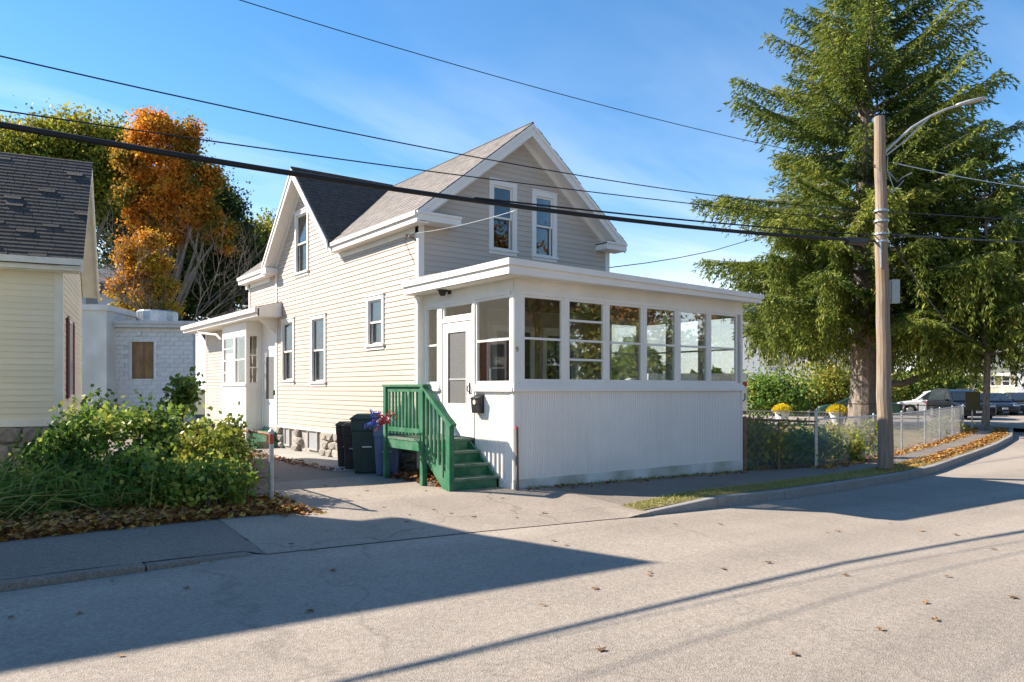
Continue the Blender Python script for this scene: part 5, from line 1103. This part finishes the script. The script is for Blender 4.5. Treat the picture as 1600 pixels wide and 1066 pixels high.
# ------------------------------------------------------------------ foliage helpers
def crown(root, blobs, n, size, m, seed, clump=.35, name='crown', kind='stuff', tint=(0, 1), droop=.0, per=70):
    """blobs: (centre, (rx,ry,rz), weight[, tintshift]); leaves sit in sub-clumps spread through each blob"""
    r = np.random.default_rng(seed); Ps = []; Ts = []
    tot = sum(b[2] for b in blobs); lo, hi = tint
    for b in blobs:
        c, rr, w = b[:3]; k = max(1, int(n*w/tot/per)); d = unit(r.normal(size=(k, 3))); q = r.random(k)**.5*r.choice([.75, 1.0, 1.3], k)
        cc = np.array(c)+d*q[:, None]*np.array(rr)
        ct = r.random(k)**1.2*.95+(b[3] if len(b) > 3 else .2)-.18
        p = np.repeat(cc, per, 0)+r.normal(size=(k*per, 3))*clump*np.array([1, 1, .7])*(np.repeat(r.uniform(.6, 1.3, k), per)[:, None]); Ps.append(p); Ts.append(np.repeat(ct, per)+r.normal(scale=.13, size=k*per))
    P = np.concatenate(Ps); Tt = np.concatenate(Ts); N = len(P)
    D = unit(r.normal(size=(N, 3))+np.array([0, 0, -droop])); S = unit(np.cross(D, unit(r.normal(size=(N, 3)))))
    L = size*r.uniform(.7, 1.3, N)
    return fast_quads(name, leafquads(P, D, S, L, L*.75), lo+(hi-lo)*Tt, m, root, kind)
def limbs(root, base, tips, r0, m, name='trunk', fork=.35, seed=0):
    r = random.Random(seed); mb = MB(); base = Vector(base); tz = max(Vector(t).z for t in tips); mid = Vector((base.x, base.y, base.z+(tz-base.z)*fork))
    mb.tube([tuple(base-UP*.1), tuple(base.lerp(mid, .5)+Vector((r.uniform(-.1, .1), r.uniform(-.1, .1), 0))), tuple(mid)], [r0*1.25, r0, r0*.8], 9)
    for t in tips:
        t = Vector(t); a = base.lerp(mid, r.uniform(.75, 1)); b = a.lerp(t, .5)+Vector((r.uniform(-.5, .5), r.uniform(-.5, .5), r.uniform(0, .8)))
        mb.tube([tuple(a), tuple(b), tuple(t)], [r0*.5, r0*.28, r0*.06], 6)
    return mb.build(name, m, root, fix=False)
def px_tree(name, label, D, base_px, blobs_px, n, size, m, seed, r0=.25, clump=.5, dz=1.0, group=None, tint=(0, 1)):
    x, y = toxy(base_px, D); z = -.1; root = empty(name, (x, y, z), 0, label, 'tree', group); q = D/FPX; bl = []
    for b in blobs_px:
        px, py, rx, ry = b[:4]; c = PD(px, py, D); R_ = (rx*q, rx*q*dz, ry*q)
        bl.append((tuple(c), (max(R_[0], R_[1]),)*2+(R_[2],), rx*ry, b[4] if len(b) > 4 else .2))
    limbs(root, (x, y, z), [b[0] for b in bl], r0, M_BARK, seed=seed); crown(root, bl, n, size, m, seed, clump*.72, tint=tint, per=170); return root
L_GREEN = leafmat('maple_green_leaves', [(.05, .085, .012), (.11, .16, .02), (.24, .26, .03), (.42, .36, .04)], .45)
L_ORANGE = leafmat('maple_orange_leaves', [(.18, .17, .025), (.56, .24, .03), (.74, .26, .03), (.72, .38, .045)], .5)
L_YELL = leafmat('maple_yellow_leaves', [(.26, .22, .03), (.52, .34, .03), (.62, .36, .03), (.56, .22, .03)], .45)
L_DARK = leafmat('dark_green_leaves', [(.025, .05, .012), (.05, .085, .018), (.09, .125, .025), (.2, .19, .03)], .4)
px_tree('maple_tree', 'tall green and yellow maple behind the charcoal roof of the yellow house', 47, 100, [(40, 225, 60, 28, .5), (110, 215, 55, 28, .5), (165, 225, 40, 30, .45), (170, 290, 50, 45, .3), (200, 250, 35, 30, .35), (90, 270, 80, 40, .3), (30, 270, 50, 40, .4)], 60000, 0.21, L_GREEN, 21, .4, .8)
px_tree('maple_tree', 'orange maple rising highest above the block building', 43, 258, [(238, 192, 20, 16, .5), (220, 214, 12, 16, .45), (262, 208, 24, 18, .6), (290, 232, 16, 26, -.1), (248, 240, 28, 16, .55), (284, 264, 20, 16, .5), (232, 282, 18, 18, .4), (272, 296, 28, 14, .55), (312, 305, 16, 22, .3), (252, 328, 20, 12, .45), (330, 335, 14, 16, .1), (300, 345, 22, 10, .4), (215, 340, 14, 14, .1), (203, 250, 16, 22, -.2), (322, 275, 16, 26, -.2), (300, 205, 8, 14, -.15), (210, 300, 22, 20, -.15), (345, 365, 20, 22, -.2), (262, 365, 30, 16, .0)], 46000, 0.17, L_ORANGE, 22, .28, .42)
px_tree('maple_tree', 'small golden maple right behind the block building', 39, 225, [(203, 396, 15, 15, .5), (232, 378, 16, 15, .6), (217, 425, 20, 18, .55), (192, 452, 12, 18, .4), (246, 412, 15, 18, .4), (232, 462, 24, 14, .35), (200, 488, 22, 9, .2), (252, 486, 22, 12, .1), (258, 448, 12, 16, .15)], 24000, 0.15, L_YELL, 23, .2, .36)
px_tree('oak_tree', 'dark green tree filling the gap behind the side entry roof', 48, 340, [(345, 400, 40, 50, .2), (300, 420, 45, 60, .1), (355, 340, 26, 45, .2), (330, 470, 60, 35, .1), (395, 420, 35, 60, .15), (270, 470, 40, 30, .1), (335, 300, 16, 30, .3)], 40000, 0.20, L_DARK, 24, .35, .7)
px_tree('maple_tree', 'green tree with yellow tips behind the cross gable', 54, 415, [(405, 370, 32, 30, .55), (425, 400, 35, 40, .35), (390, 440, 40, 40, .1)], 16000, 0.21, L_GREEN, 25, .3, .6)
px_tree('oak_tree', 'dark shaded tree standing behind the orange maple', 52, 190, [(180, 360, 50, 60, .1), (230, 350, 60, 70, .05), (300, 360, 50, 60, .1), (170, 440, 50, 40, .1), (215, 290, 35, 40, .25), (270, 430, 50, 50, .05)], 34000, 0.23, L_DARK, 26, .35, .8)
# bare vine-hung tree in front of them
x, y = toxy(262, 37.5); bt = empty('bare_tree', (x, y, -.1), 0, 'leafless grey branched tree spreading in front of the orange maple', 'tree')
mb = MB(); rr_ = random.Random(9)
def branch(p, d, L, r, lv):
    pts = [tuple(p)]; q = Vector(p); dd = Vector(d)
    for k in range(4):
        dd = (dd+Vector((rr_.uniform(-.25, .25), rr_.uniform(-.25, .25), rr_.uniform(-.12, .12)))).normalized(); q = q+dd*(L/4); pts.append(tuple(q))
        if lv > 0 and k >= 1:
            for _ in range(2 if lv > 1 else 1):
                nd = (dd+Vector((rr_.uniform(-.9, .9), rr_.uniform(-.6, .6), rr_.uniform(-.25, .7)))).normalized(); branch(q, nd, L*rr_.uniform(.5, .72), r*.55, lv-1)
    mb.tube(pts, [r, r*.9, r*.75, r*.6, r*.35], 4)
bz_ = Vector((x, y, 2.5))
mb.tube([(x, y, -.2), (x+.1, y, 1.5), tuple(bz_)], [.22, .18, .15], 8)
mb.build('trunk', M_TWIG, bt, fix=False); mb = MB()
for a in range(5):
    t = -1.1+2.2*a/4; branch(bz_+UP*rr_.uniform(-.3, 1.5), (RT*t+UP*rr_.uniform(.6, 1.3)+FW*rr_.uniform(-.5, .5)).normalized(), rr_.uniform(3.0, 4.6), .045, 3)
mb.build('branches', M_TWIG, bt, fix=False)
# ------------------------------------------------------------------ the spruce
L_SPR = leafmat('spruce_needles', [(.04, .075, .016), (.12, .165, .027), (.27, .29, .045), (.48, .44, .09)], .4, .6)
def spruce(label, SPX, SD, SH, prof_z, prof_r, zs, ztab, seed, tr):
    sx_, sy_ = toxy(SPX, SD); sp_ = empty('spruce_tree', (sx_, sy_, -.15), 0, label, 'tree')
    SB = Vector((sx_, sy_, -.15))
    mb = MB(); mb.tube([tuple(SB+Vector((.05*math.sin(k*1.7), .05*math.cos(k), SH*k/16-(.2 if k == 0 else 0)))) for k in range(17)], [q*tr for q in [.98, .72, .66]+[.62*(1-(k-3)/14)+.03 for k in range(3, 17)]], 14)
    if tr > .8: mb.tube([tuple(SB+UP*1.6), tuple(SB+RT*.9+UP*1.9), tuple(SB+RT*1.3+UP*3.1), tuple(SB+RT*1.7+UP*5.5)], [.28, .24, .2, .12], 8)
    if tr > .8: mb.tube([tuple(SB+UP*2.2), tuple(SB+RT*1.6+UP*2.0-FW*.3), tuple(SB+RT*3.2+UP*2.6-FW*.5)], [.22, .17, .1], 8)
    mb.build('trunk', M_BARK, sp_, fix=False)
    r = np.random.default_rng(seed); bmb = MB(); Q = []; Tn = []
    z = zs
    while z < SH-.4:
        nb_r = 6 if 5 < z < 15 else 5
        a0 = r.uniform(0, 6.28)
        for b in range(nb_r):
            az = (a0+2*math.pi*b/nb_r+r.uniform(-.3, .3)) if b < 5 else math.atan2(RT.y, RT.x)+r.uniform(-.8, .8); zz = z+r.uniform(-.2, .2)
            L = float(np.interp(zz, prof_z, prof_r))*r.uniform(.6, 1.14); hd = np.array([math.cos(az), math.sin(az), 0.]); f = zz/SH
            s0 = .42*f+.06; s1 = -.46+.42*f               # starts rising, sags by its weight
            t = np.linspace(0, 1, 9); rad_ = L*t*(.98); hz_ = L*(s0*t+s1*t*t+.22*t**3)
            pts = np.array(SB)+np.array([0, 0, zz])+hd*rad_[:, None]+np.array([0, 0, 1])*hz_[:, None]
            bmb.tube([tuple(p) for p in pts], [max(.012, (.035+.012*L)*(1-.9*q)) for q in t], 4)
            sd = np.array([-hd[1], hd[0], 0]); ns = max(4, int(L/.20)); bt_t = .5+.25*r.normal()
            for k in range(ns):
                tt = .16+.84*(k+.5)/ns; p = np.array([np.interp(tt, t, pts[:, j]) for j in range(3)])
                bl = (.25+.16*L*(1-abs(tt-.55)*1.1))*r.uniform(.7, 1.2)
                for s in (-1, 1):
                    dr = unit(hd*.55+sd*s*r.uniform(.55, 1.0)+np.array([0, 0, -.15]))
                    m = max(5, int(bl/.040)); u = (np.arange(m)+r.random(m))/m*bl
                    c = p+dr*u[:, None]+np.array([0, 0, -1])*(u[:, None]**2*.42)
                    dn = unit(dr*.85+hd*.25+np.array([0, 0, -.38])+r.normal(scale=.5, size=(m, 3))); sn = unit(np.cross(dn, r.normal(size=(m, 3))))
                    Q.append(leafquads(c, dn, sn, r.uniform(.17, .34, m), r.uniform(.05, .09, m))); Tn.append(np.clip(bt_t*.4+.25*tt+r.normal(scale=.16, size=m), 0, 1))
                if zz < 9 and tt > .35 and r.random() < (.75 if (hd @ np.array(RT)) < -.45 else .4):      # hanging curtains of twigs
                    hl_ = r.uniform(.5, 1.0+.28*zz); m = int(hl_/.022); u = np.arange(m)/m*hl_; c = p+np.array([0, 0, -1])*u[:, None]+r.normal(scale=.10, size=(m, 3)); c = c[c[:, 2] > .1]; m = len(c)
                    if m:
                        dn = unit(np.array([0, 0, -1.])+r.normal(scale=.5, size=(m, 3))); sn = unit(np.cross(dn, r.normal(size=(m, 3))))
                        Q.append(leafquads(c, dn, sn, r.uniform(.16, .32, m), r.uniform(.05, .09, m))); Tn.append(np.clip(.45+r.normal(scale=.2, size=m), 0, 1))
        z += .50 if z < 18 else .42
    bmb.build('branches', M_BARK, sp_, fix=False)
    Q = np.concatenate(Q); Tn = np.concatenate(Tn); c = Q[:, 0]-np.array(SB); lat = c[:, 0]*RT.x+c[:, 1]*RT.y; qx = SPX+lat/SD*FPX
    zmin = np.interp(qx, *ztab)
    keep = c[:, 2] > zmin+r.normal(scale=.45, size=len(c))
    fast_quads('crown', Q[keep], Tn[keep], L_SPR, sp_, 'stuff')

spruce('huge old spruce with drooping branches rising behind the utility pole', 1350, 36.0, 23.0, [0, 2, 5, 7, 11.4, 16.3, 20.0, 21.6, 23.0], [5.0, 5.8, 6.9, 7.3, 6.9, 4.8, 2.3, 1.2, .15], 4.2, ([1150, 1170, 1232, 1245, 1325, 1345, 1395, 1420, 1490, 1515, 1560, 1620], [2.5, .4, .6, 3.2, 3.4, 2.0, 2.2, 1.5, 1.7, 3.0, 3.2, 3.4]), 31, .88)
spruce('smaller dark spruce with a bare lower trunk at the end of the pavement', 1541, 32.0, 12.5, [0, 3, 5, 8, 12.5], [2.4, 2.8, 3.0, 2.2, .1], 3.4, ([1300, 1800], [2.2, 2.2]), 37, .2)
# ------------------------------------------------------------------ shrubs
def shrub(label, spec, n, size, m, seed, clump=.2, name='shrub', group=None, cat='shrub', stems=True, tint=(0, 1), per=45):
    """spec: (px, py, D, rx, rz metres, tint)"""
    c0 = PD(spec[0][0], 607, spec[0][2]); root = empty(name, (c0.x, c0.y, gz(c0.x, c0.y)), 0, label, cat, group)
    bl = [(tuple(PD(a, b, D)), (rx, rx, rz_), rx*rx*rz_, tt) for (a, b, D, rx, rz_, tt) in spec]
    crown(root, bl, n, size, m, seed, clump, 'foliage', tint=tint, per=per)
    if stems:
        mb = MB(); rr = random.Random(seed)
        for b in bl:
            for _ in range(4): t = Vector(b[0])+Vector((rr.uniform(-1, 1)*b[1][0]*.6, rr.uniform(-1, 1)*b[1][0]*.6, b[1][2]*.5)); mb.tube([(b[0][0]+rr.uniform(-.15, .15), b[0][1]+rr.uniform(-.15, .15), gz(b[0][0], b[0][1])-.03), tuple(Vector(b[0]).lerp(t, .3)), tuple(t)], [.014, .01, .005], 5)
        mb.build('stems', M_TWIG, root, fix=False)
    return root
L_BUSH = leafmat('bramble_leaves', [(.05, .10, .02), (.11, .20, .035), (.20, .31, .05), (.42, .42, .08)], .4, .5)
L_LIME = leafmat('yellow_green_leaves', [(.07, .12, .02), (.15, .20, .03), (.30, .32, .05), (.42, .36, .06)], .35, .45)
rb = random.Random(77); spec = []
for k in range(46):
    px_ = rb.uniform(75, 360); top_ = np.interp(px_, [85, 130, 180, 260, 320, 350], [690, 645, 628, 650, 668, 700]); py_ = rb.uniform(top_+14, 770); 
    spec.append((px_, py_, rb.uniform(10.9, 12.4) if py_ < 735 else rb.uniform(10.0, 10.6), rb.uniform(.14, .42), rb.uniform(.12, .34), rb.uniform(-.1, .5)+(px_-150)/800))
shrub('dense dark bramble bush overgrowing the yard of the yellow house', spec, 21000, .085, L_BUSH, 41, .13, per=30)
spec = [(rb.uniform(295, 372), rb.uniform(668, 760), rb.uniform(10.7, 11.6), rb.uniform(.12, .24), rb.uniform(.14, .26), rb.uniform(.2, .6)) for k in range(16)]
shrub('yellow green leafy weeds climbing the end of the driveway fence', spec, 4600, .075, L_LIME, 42, .10, per=26)
shrub('small dark sapling growing beside the block building corner', [(290, 610, 17.5, .32, .35, .1), (283, 635, 17.5, .28, .3, .1)], 700, .15, L_BUSH, 43, .14)
shrub('leafy vine hanging over the rusty fence beside the porch', [(1175, 690, 16.6, .42, .50, .5), (1205, 695, 16.9, .42, .48, .4), (1190, 665, 16.7, .4, .1, .6)], 3600, .085, L_LIME, 44, .13)
shrub('rounded dark green bush behind the rusty fence section', [(1240, 700, 17.6, .62, .5, .15), (1262, 695, 18.2, .5, .48, .25)], 4500, .09, L_BUSH, 45, .14)
shrub('low yellow green plants behind the galvanised fence posts', [(1320, 700, 18.5, .4, .4, .4), (1345, 690, 19.5, .35, .45, .6), (1300, 690, 19, .4, .35, .3)], 3000, .09, L_LIME, 46, .13)
shrub('weeds growing through the far end of the galvanised fence', [(1480, 672, 30, .6, .45, .5), (1455, 680, 27, .4, .3, .4)], 1500, .11, L_LIME, 47, .15)
shrub('bright green hedge bush behind the dark green sedan', [(1290, 600, 52, 2.2, 1.4, .55), (1310, 625, 51.5, 1.8, 1.2, .45), (1265, 620, 51.5, 1.8, 1.3, .35), (1340, 610, 52, 2, 1.5, .4)], 9000, .22, L_LIME, 48, .4, cat='shrub')
shrub('darker hedge bush under the drooping spruce branches', [(1190, 620, 50, 2.2, 1.5, .2), (1230, 625, 50, 2.0, 1.3, .3)], 9000, .22, L_BUSH, 49, .4, tint=(0.15, 1.1))
shrub('broad green bush growing behind the white SUV', [(1420, 598, 54, 2.6, 2.0, .3), (1450, 600, 55, 2.2, 1.9, .35), (1400, 615, 53, 1.8, 1.4, .4), (1490, 590, 56, 2.4, 2.2, .2)], 9000, .22, L_LIME, 50, .4, tint=(-.1, .8))
rk = stone_meshes[2]; c = PG(1258, 716, -.13)
for (nm, lb, px, py, zg, s3) in (('boulder', 'pale rounded rock lying behind the rusty fence section', 1260, 716, -.13, (.75, .5, .35)), ('boulder', 'large pale boulder against the stone foundation of the yellow house', 40, 702, .1, (1.1, .6, .55))):
    c = PG(px, py, zg); o = bpy.data.objects.new(nm, rk); COL.objects.link(o); o.location = (c.x, c.y, zg+s3[2]*.3); o.scale = s3; o.rotation_euler = (.1, .15, .6); tag(o, lb, 'rock')
# ------------------------------------------------------------------ grass and fallen leaves (uncountable)
L_GRASS = leafmat('long_grass', [(.06, .14, .025), (.10, .21, .035), (.18, .28, .05), (.42, .35, .13)], .3, .5)
def grass(name, label, pts, lmin, lmax, m, wd=.012, lean=.55, tint=(.0, .8)):
    N = len(pts); D = unit(np.stack([rng.normal(scale=lean, size=N), rng.normal(scale=lean, size=N), np.ones(N)], -1)); L = rng.uniform(lmin, lmax, N); S = unit(np.cross(D, rand_dirs(N)))
    M1 = pts+D*L[:, None]*.6; D2 = unit(D+np.stack([D[:, 0]*1.1, D[:, 1]*1.1, -np.full(N, .55)], -1)); W1 = wd*rng.uniform(.7, 1.4, N)[:, None]; tip = M1+D2*L[:, None]*.5
    q1 = np.stack([pts-S*W1*.5, pts+S*W1*.5, M1+S*W1*.45, M1-S*W1*.45], 1); q2 = np.stack([M1-S*W1*.45, M1+S*W1*.45, tip+S*W1*.08, tip-S*W1*.08], 1)
    t = rng.uniform(*tint, N); o = fast_quads(name, np.concatenate([q1, q2]), np.concatenate([t, t]), m); return tag(o, label, 'grass', kind='stuff')
def scatter(n, xf, yf): x = xf(rng.random(n)); y = yf(x, rng.random(n)); return np.stack([x, y, G(x, y)+.005], -1)
bedlo = lambda x: curb(x)+2.0
pts = scatter(24000, lambda u: -10.5+6.7*u, lambda x, u: bedlo(x)+.95+u*1.6); cl = np.sin(pts[:, 0]*2.3)+np.sin(pts[:, 1]*3.1+1)+np.sin(pts[:, 0]*5+pts[:, 1]*4); pts = pts[cl > -1.1]
grass('grass', 'long green grass growing along the front of the bed', pts, .18, .55, L_GRASS, tint=(.05, 1.0))
pts = scatter(5000, lambda u: -10.5+6.7*u, lambda x, u: bedlo(x)+2.0+u*4); pst = scatter(420, lambda u: -9.5+5.5*u, lambda x, u: bedlo(x)+.6+u*2.2); grass('grass', 'long straw coloured stalks leaning out of the bed', pst, .5, 1.0, L_GRASS, .012, .9, (.9, 1.1))
plv = scatter(2600, lambda u: -10.5+6.4*u, lambda x, u: bedlo(x)+1.0+u*2.4); grass('grass', 'broad arching green leaves sprawling through the bed', plv, .45, .95, L_GRASS, .03, .8, (.15, .8))
grass('grass', 'rough grass between the bushes of the bed', pts, .15, .45, L_GRASS, tint=(.2, 1))
pts = scatter(9000, lambda u: .6+11*u, lambda x, u: curb(x)+.18+(walk_lo(x)-curb(x)-.2)*u); grass('grass', 'short dry grass on the verge beside the kerb', pts, .03, .08, L_GRASS, .008, .8, (.75, 1.05))
pts = scatter(9000, lambda u: 6.2+10*u**1.3, lambda x, u: walk_hi(x)+.1+u*5); grass('grass', 'shaded lawn grass behind the right hand fence', pts, .05, .14, L_GRASS, .012, .7, (.2, .9))
pts = scatter(500, lambda u: .2+5.8*u, lambda x, u: -.03-.12*u*u); grass('grass', 'thin weeds along the foot of the white porch wall', pts, .03, .09, L_GRASS, .008, .8, (.3, 1))
L_LIT = leafmat('fallen_leaves', [(.13, .06, .028), (.26, .11, .04), (.40, .17, .05), (.50, .25, .06), (.55, .38, .08)], .1, .7)
def litter(label, P, smin=.05, smax=.11, lift=.03, tint=(0, 1), flat=.45):
    N = len(P); P = P.copy(); P[:, 2] += rng.random(N)**2*lift+.006; n_ = unit(np.stack([rng.normal(scale=flat, size=N), rng.normal(scale=flat, size=N), np.ones(N)], -1)); D = unit(np.cross(n_, rand_dirs(N))); S = np.cross(n_, D); L = rng.uniform(smin, smax, N)
    c = P-D*L[:, None]*.5; v = leafquads(c, D, S, L, L*.8); v[:, 1, 2] += L*.12*rng.random(N); v[:, 3, 2] += L*.12*rng.random(N)
    o = fast_quads('leaf_litter', v, rng.uniform(*tint, N), L_LIT); return tag(o, label, 'leaves', kind='stuff')
P = scatter(11000, lambda u: -11+7.5*u, lambda x, u: bedlo(x)-.2+1.3*u**1.2); litter('brown and orange fallen leaves heaped along the bed edge', P, lift=.10)
P = np.stack([rng.uniform(-3.85, -3.2, 350), rng.uniform(-.2, 1.2, 350), np.zeros(350)], -1); P[:, 2] = G(P[:, 0], P[:, 1]); P = P[(P[:, 0]+3.75)*1.6 < 1-P[:, 1]*.2-.3]; litter('fallen leaves round the foot of the orange banded fence post', P)
P = scatter(4200, lambda u: 8+22*u, lambda x, u: walk_hi(x)+.25-rng.random(len(x))**2*.65); litter('orange fallen leaves drifted along the galvanised fence', P, .06, .12, tint=(.3, 1))
P = scatter(900, lambda u: 6.2+2.5*u, lambda x, u: walk_hi(x)+.1+.6*u); litter('brown fallen leaves under the rusty fence section', P, .06, .11, tint=(0, .6))
P = scatter(3800, lambda u: 8.5+22*u, lambda x, u: curb(x)+.2+(walk_lo(x)-curb(x)-.25)*u); litter('orange fallen leaves spread over the verge behind the pole', P, .05, .10, tint=(.3, .95))
P = np.stack([rng.uniform(-.9, -.05, 600), rng.uniform(.75, 3.0, 600), np.full(600, .01)], -1); litter('dry brown leaves blown under the green stairs', P, lift=.12, tint=(0, .5))
P = np.stack([-1.25+rng.normal(scale=.12, size=420), rng.uniform(4.3, 9.5, 420), np.full(420, .012)], -1); litter('brown leaves in a line between driveway and wall strip', P, .04, .09, tint=(0, .6))
P = np.stack([rng.uniform(-.05, 6, 200), -.05-rng.random(200)**2*.35, np.zeros(200)], -1); P[:, 2] = G(P[:, 0], P[:, 1])+.004; litter('few dry leaves along the foot of the porch wall', P, .04, .08, tint=(0, .6))
# single leaves lying on the asphalt
def leafmesh(seed):
    r = random.Random(seed); v = [(0, 0, .012)]; n = 15
    for k in range(n):
        a = 2*math.pi*k/n-math.pi/2; lobe = (1.0 if k % 3 == 0 else .52)*(1 if k != 0 else .55); rr = .5*lobe*r.uniform(.85, 1.1); v.append((rr*math.cos(a), rr*math.sin(a), .16*abs(math.sin(a*1.5+seed))*r.uniform(.3, 1)))
    f = [(0, 1+k, 1+(k+1) % n) for k in range(n)]; i = len(v); v += [(-.02, -.25, .02), (.02, -.25, .02), (.02, -.75, .06), (-.02, -.75, .06)]; f.append((i, i+1, i+2, i+3))
    return rawmesh('fallen_leaf', v, f, mat('dry_leaf', (.30, .17, .07), (.20, .10, .045), 9, .8, rnd=.45))
LM = [leafmesh(k) for k in range(4)]
spots = [(18, 966), (189, 1026), (483, 957), (520, 893), (849, 947), (930, 921), (940, 1017), (1241, 1024), (1376, 985), (1446, 943), (1462, 970), (1584, 935), (1481, 902), (1309, 831), (1292, 833), (1322, 900), (1493, 836), (1552, 859), (1016, 896), (1015, 900), (1125, 820), (175, 910), (292, 920), (385, 840), (455, 850), (486, 860), (508, 760), (600, 790), (677, 791), (640, 800), (636, 813), (573, 768), (740, 805), (808, 808), (850, 800), (738, 833), (865, 846), (884, 853), (1055, 820), (1130, 890), (125, 960), (330, 880), (705, 798), (560, 775), (960, 812), (665, 768), (785, 776), (1390, 818), (1440, 830), (1200, 880)]
rl_ = random.Random(3)
for i, (px, py) in enumerate(spots):
    c = PG(px, py, -.15); c = PG(px, py, gz(c.x, c.y)); o = bpy.data.objects.new('fallen_leaf', LM[i % 4]); COL.objects.link(o)
    s_ = rl_.uniform(.06, .115); o.location = (c.x, c.y, gz(c.x, c.y)+.010); o.scale = (s_, s_*rl_.uniform(.7, 1.1), s_*rl_.uniform(.4, 1.1)); o.rotation_euler = (rl_.uniform(-.1, .1), rl_.uniform(-.1, .1), rl_.uniform(0, 6.28))
    tag(o, 'single dry leaf lying on the bare asphalt', 'leaf', 'single leaves on the asphalt')
# trees on the other side of the street (behind the viewer, mirrored in the panes) and the far tree line
L_BROWN = leafmat('brown_autumn_leaves', [(.08, .05, .02), (.20, .10, .03), (.30, .15, .04), (.16, .16, .04)], .3)
for k, (x, y) in enumerate(((9, -24), (18, -22), (28, -25), (39, -24))):
    root = empty('street_tree', (x, y, -.3), 0, 'brown leaved tree across the street, mirrored in the porch panes', 'tree', 'trees across the street')
    bl = [((x+rl_.uniform(-2.5, 2.5), y+rl_.uniform(-2.5, 2.5), rl_.uniform(5, 13)), (2.4, 2.4, 2.0), 1, rl_.uniform(.1, .5)) for _ in range(9)]
    limbs(root, (x, y, -.3), [b[0] for b in bl], .28, M_BARK, seed=k); crown(root, bl, 9000, .34, L_BROWN, 60+k, .8)
nF = 9000; px = rng.uniform(880, 1900, nF); D = rng.uniform(95, 130, nF); hh = (4.5+2.5*np.sin(px*.021)+1.8*np.sin(px*.057+1))*rng.random(nF)**.7
P = np.stack([CAM.x+FW.x*D+RT.x*(px-800)/FPX*D, CAM.y+FW.y*D+RT.y*(px-800)/FPX*D, hh], -1); Dn = rand_dirs(nF); Sn = unit(np.cross(Dn, rand_dirs(nF)))
tag(fast_quads('far_trees', leafquads(P, Dn, Sn, rng.uniform(1, 1.9, nF), rng.uniform(.9, 1.5, nF)), rng.random(nF)*.6, L_GREEN), 'distant line of trees along the horizon', 'trees', kind='stuff')

root = empty('hedge', (22, -19.5, -.3), 0, 'tall dark leaved hedge added out of view to darken the porch pane reflections', 'hedge')  # unseen hedge, added to block the bright horizon reflected in the porch panes
bl = [((x_, -19.5+rl_.uniform(-.3, .3), 2.8), (1.9, 1.2, 3.4), 1, rl_.uniform(.1, .5)) for x_ in np.arange(-4, 52, 2.2)]
crown(root, bl, 42000, .30, L_DARK, 71, .5, 'foliage')
MB().box(-5, 53, -19.8, -19.2, -.4, .5).build('stems', M_TWIG, root)
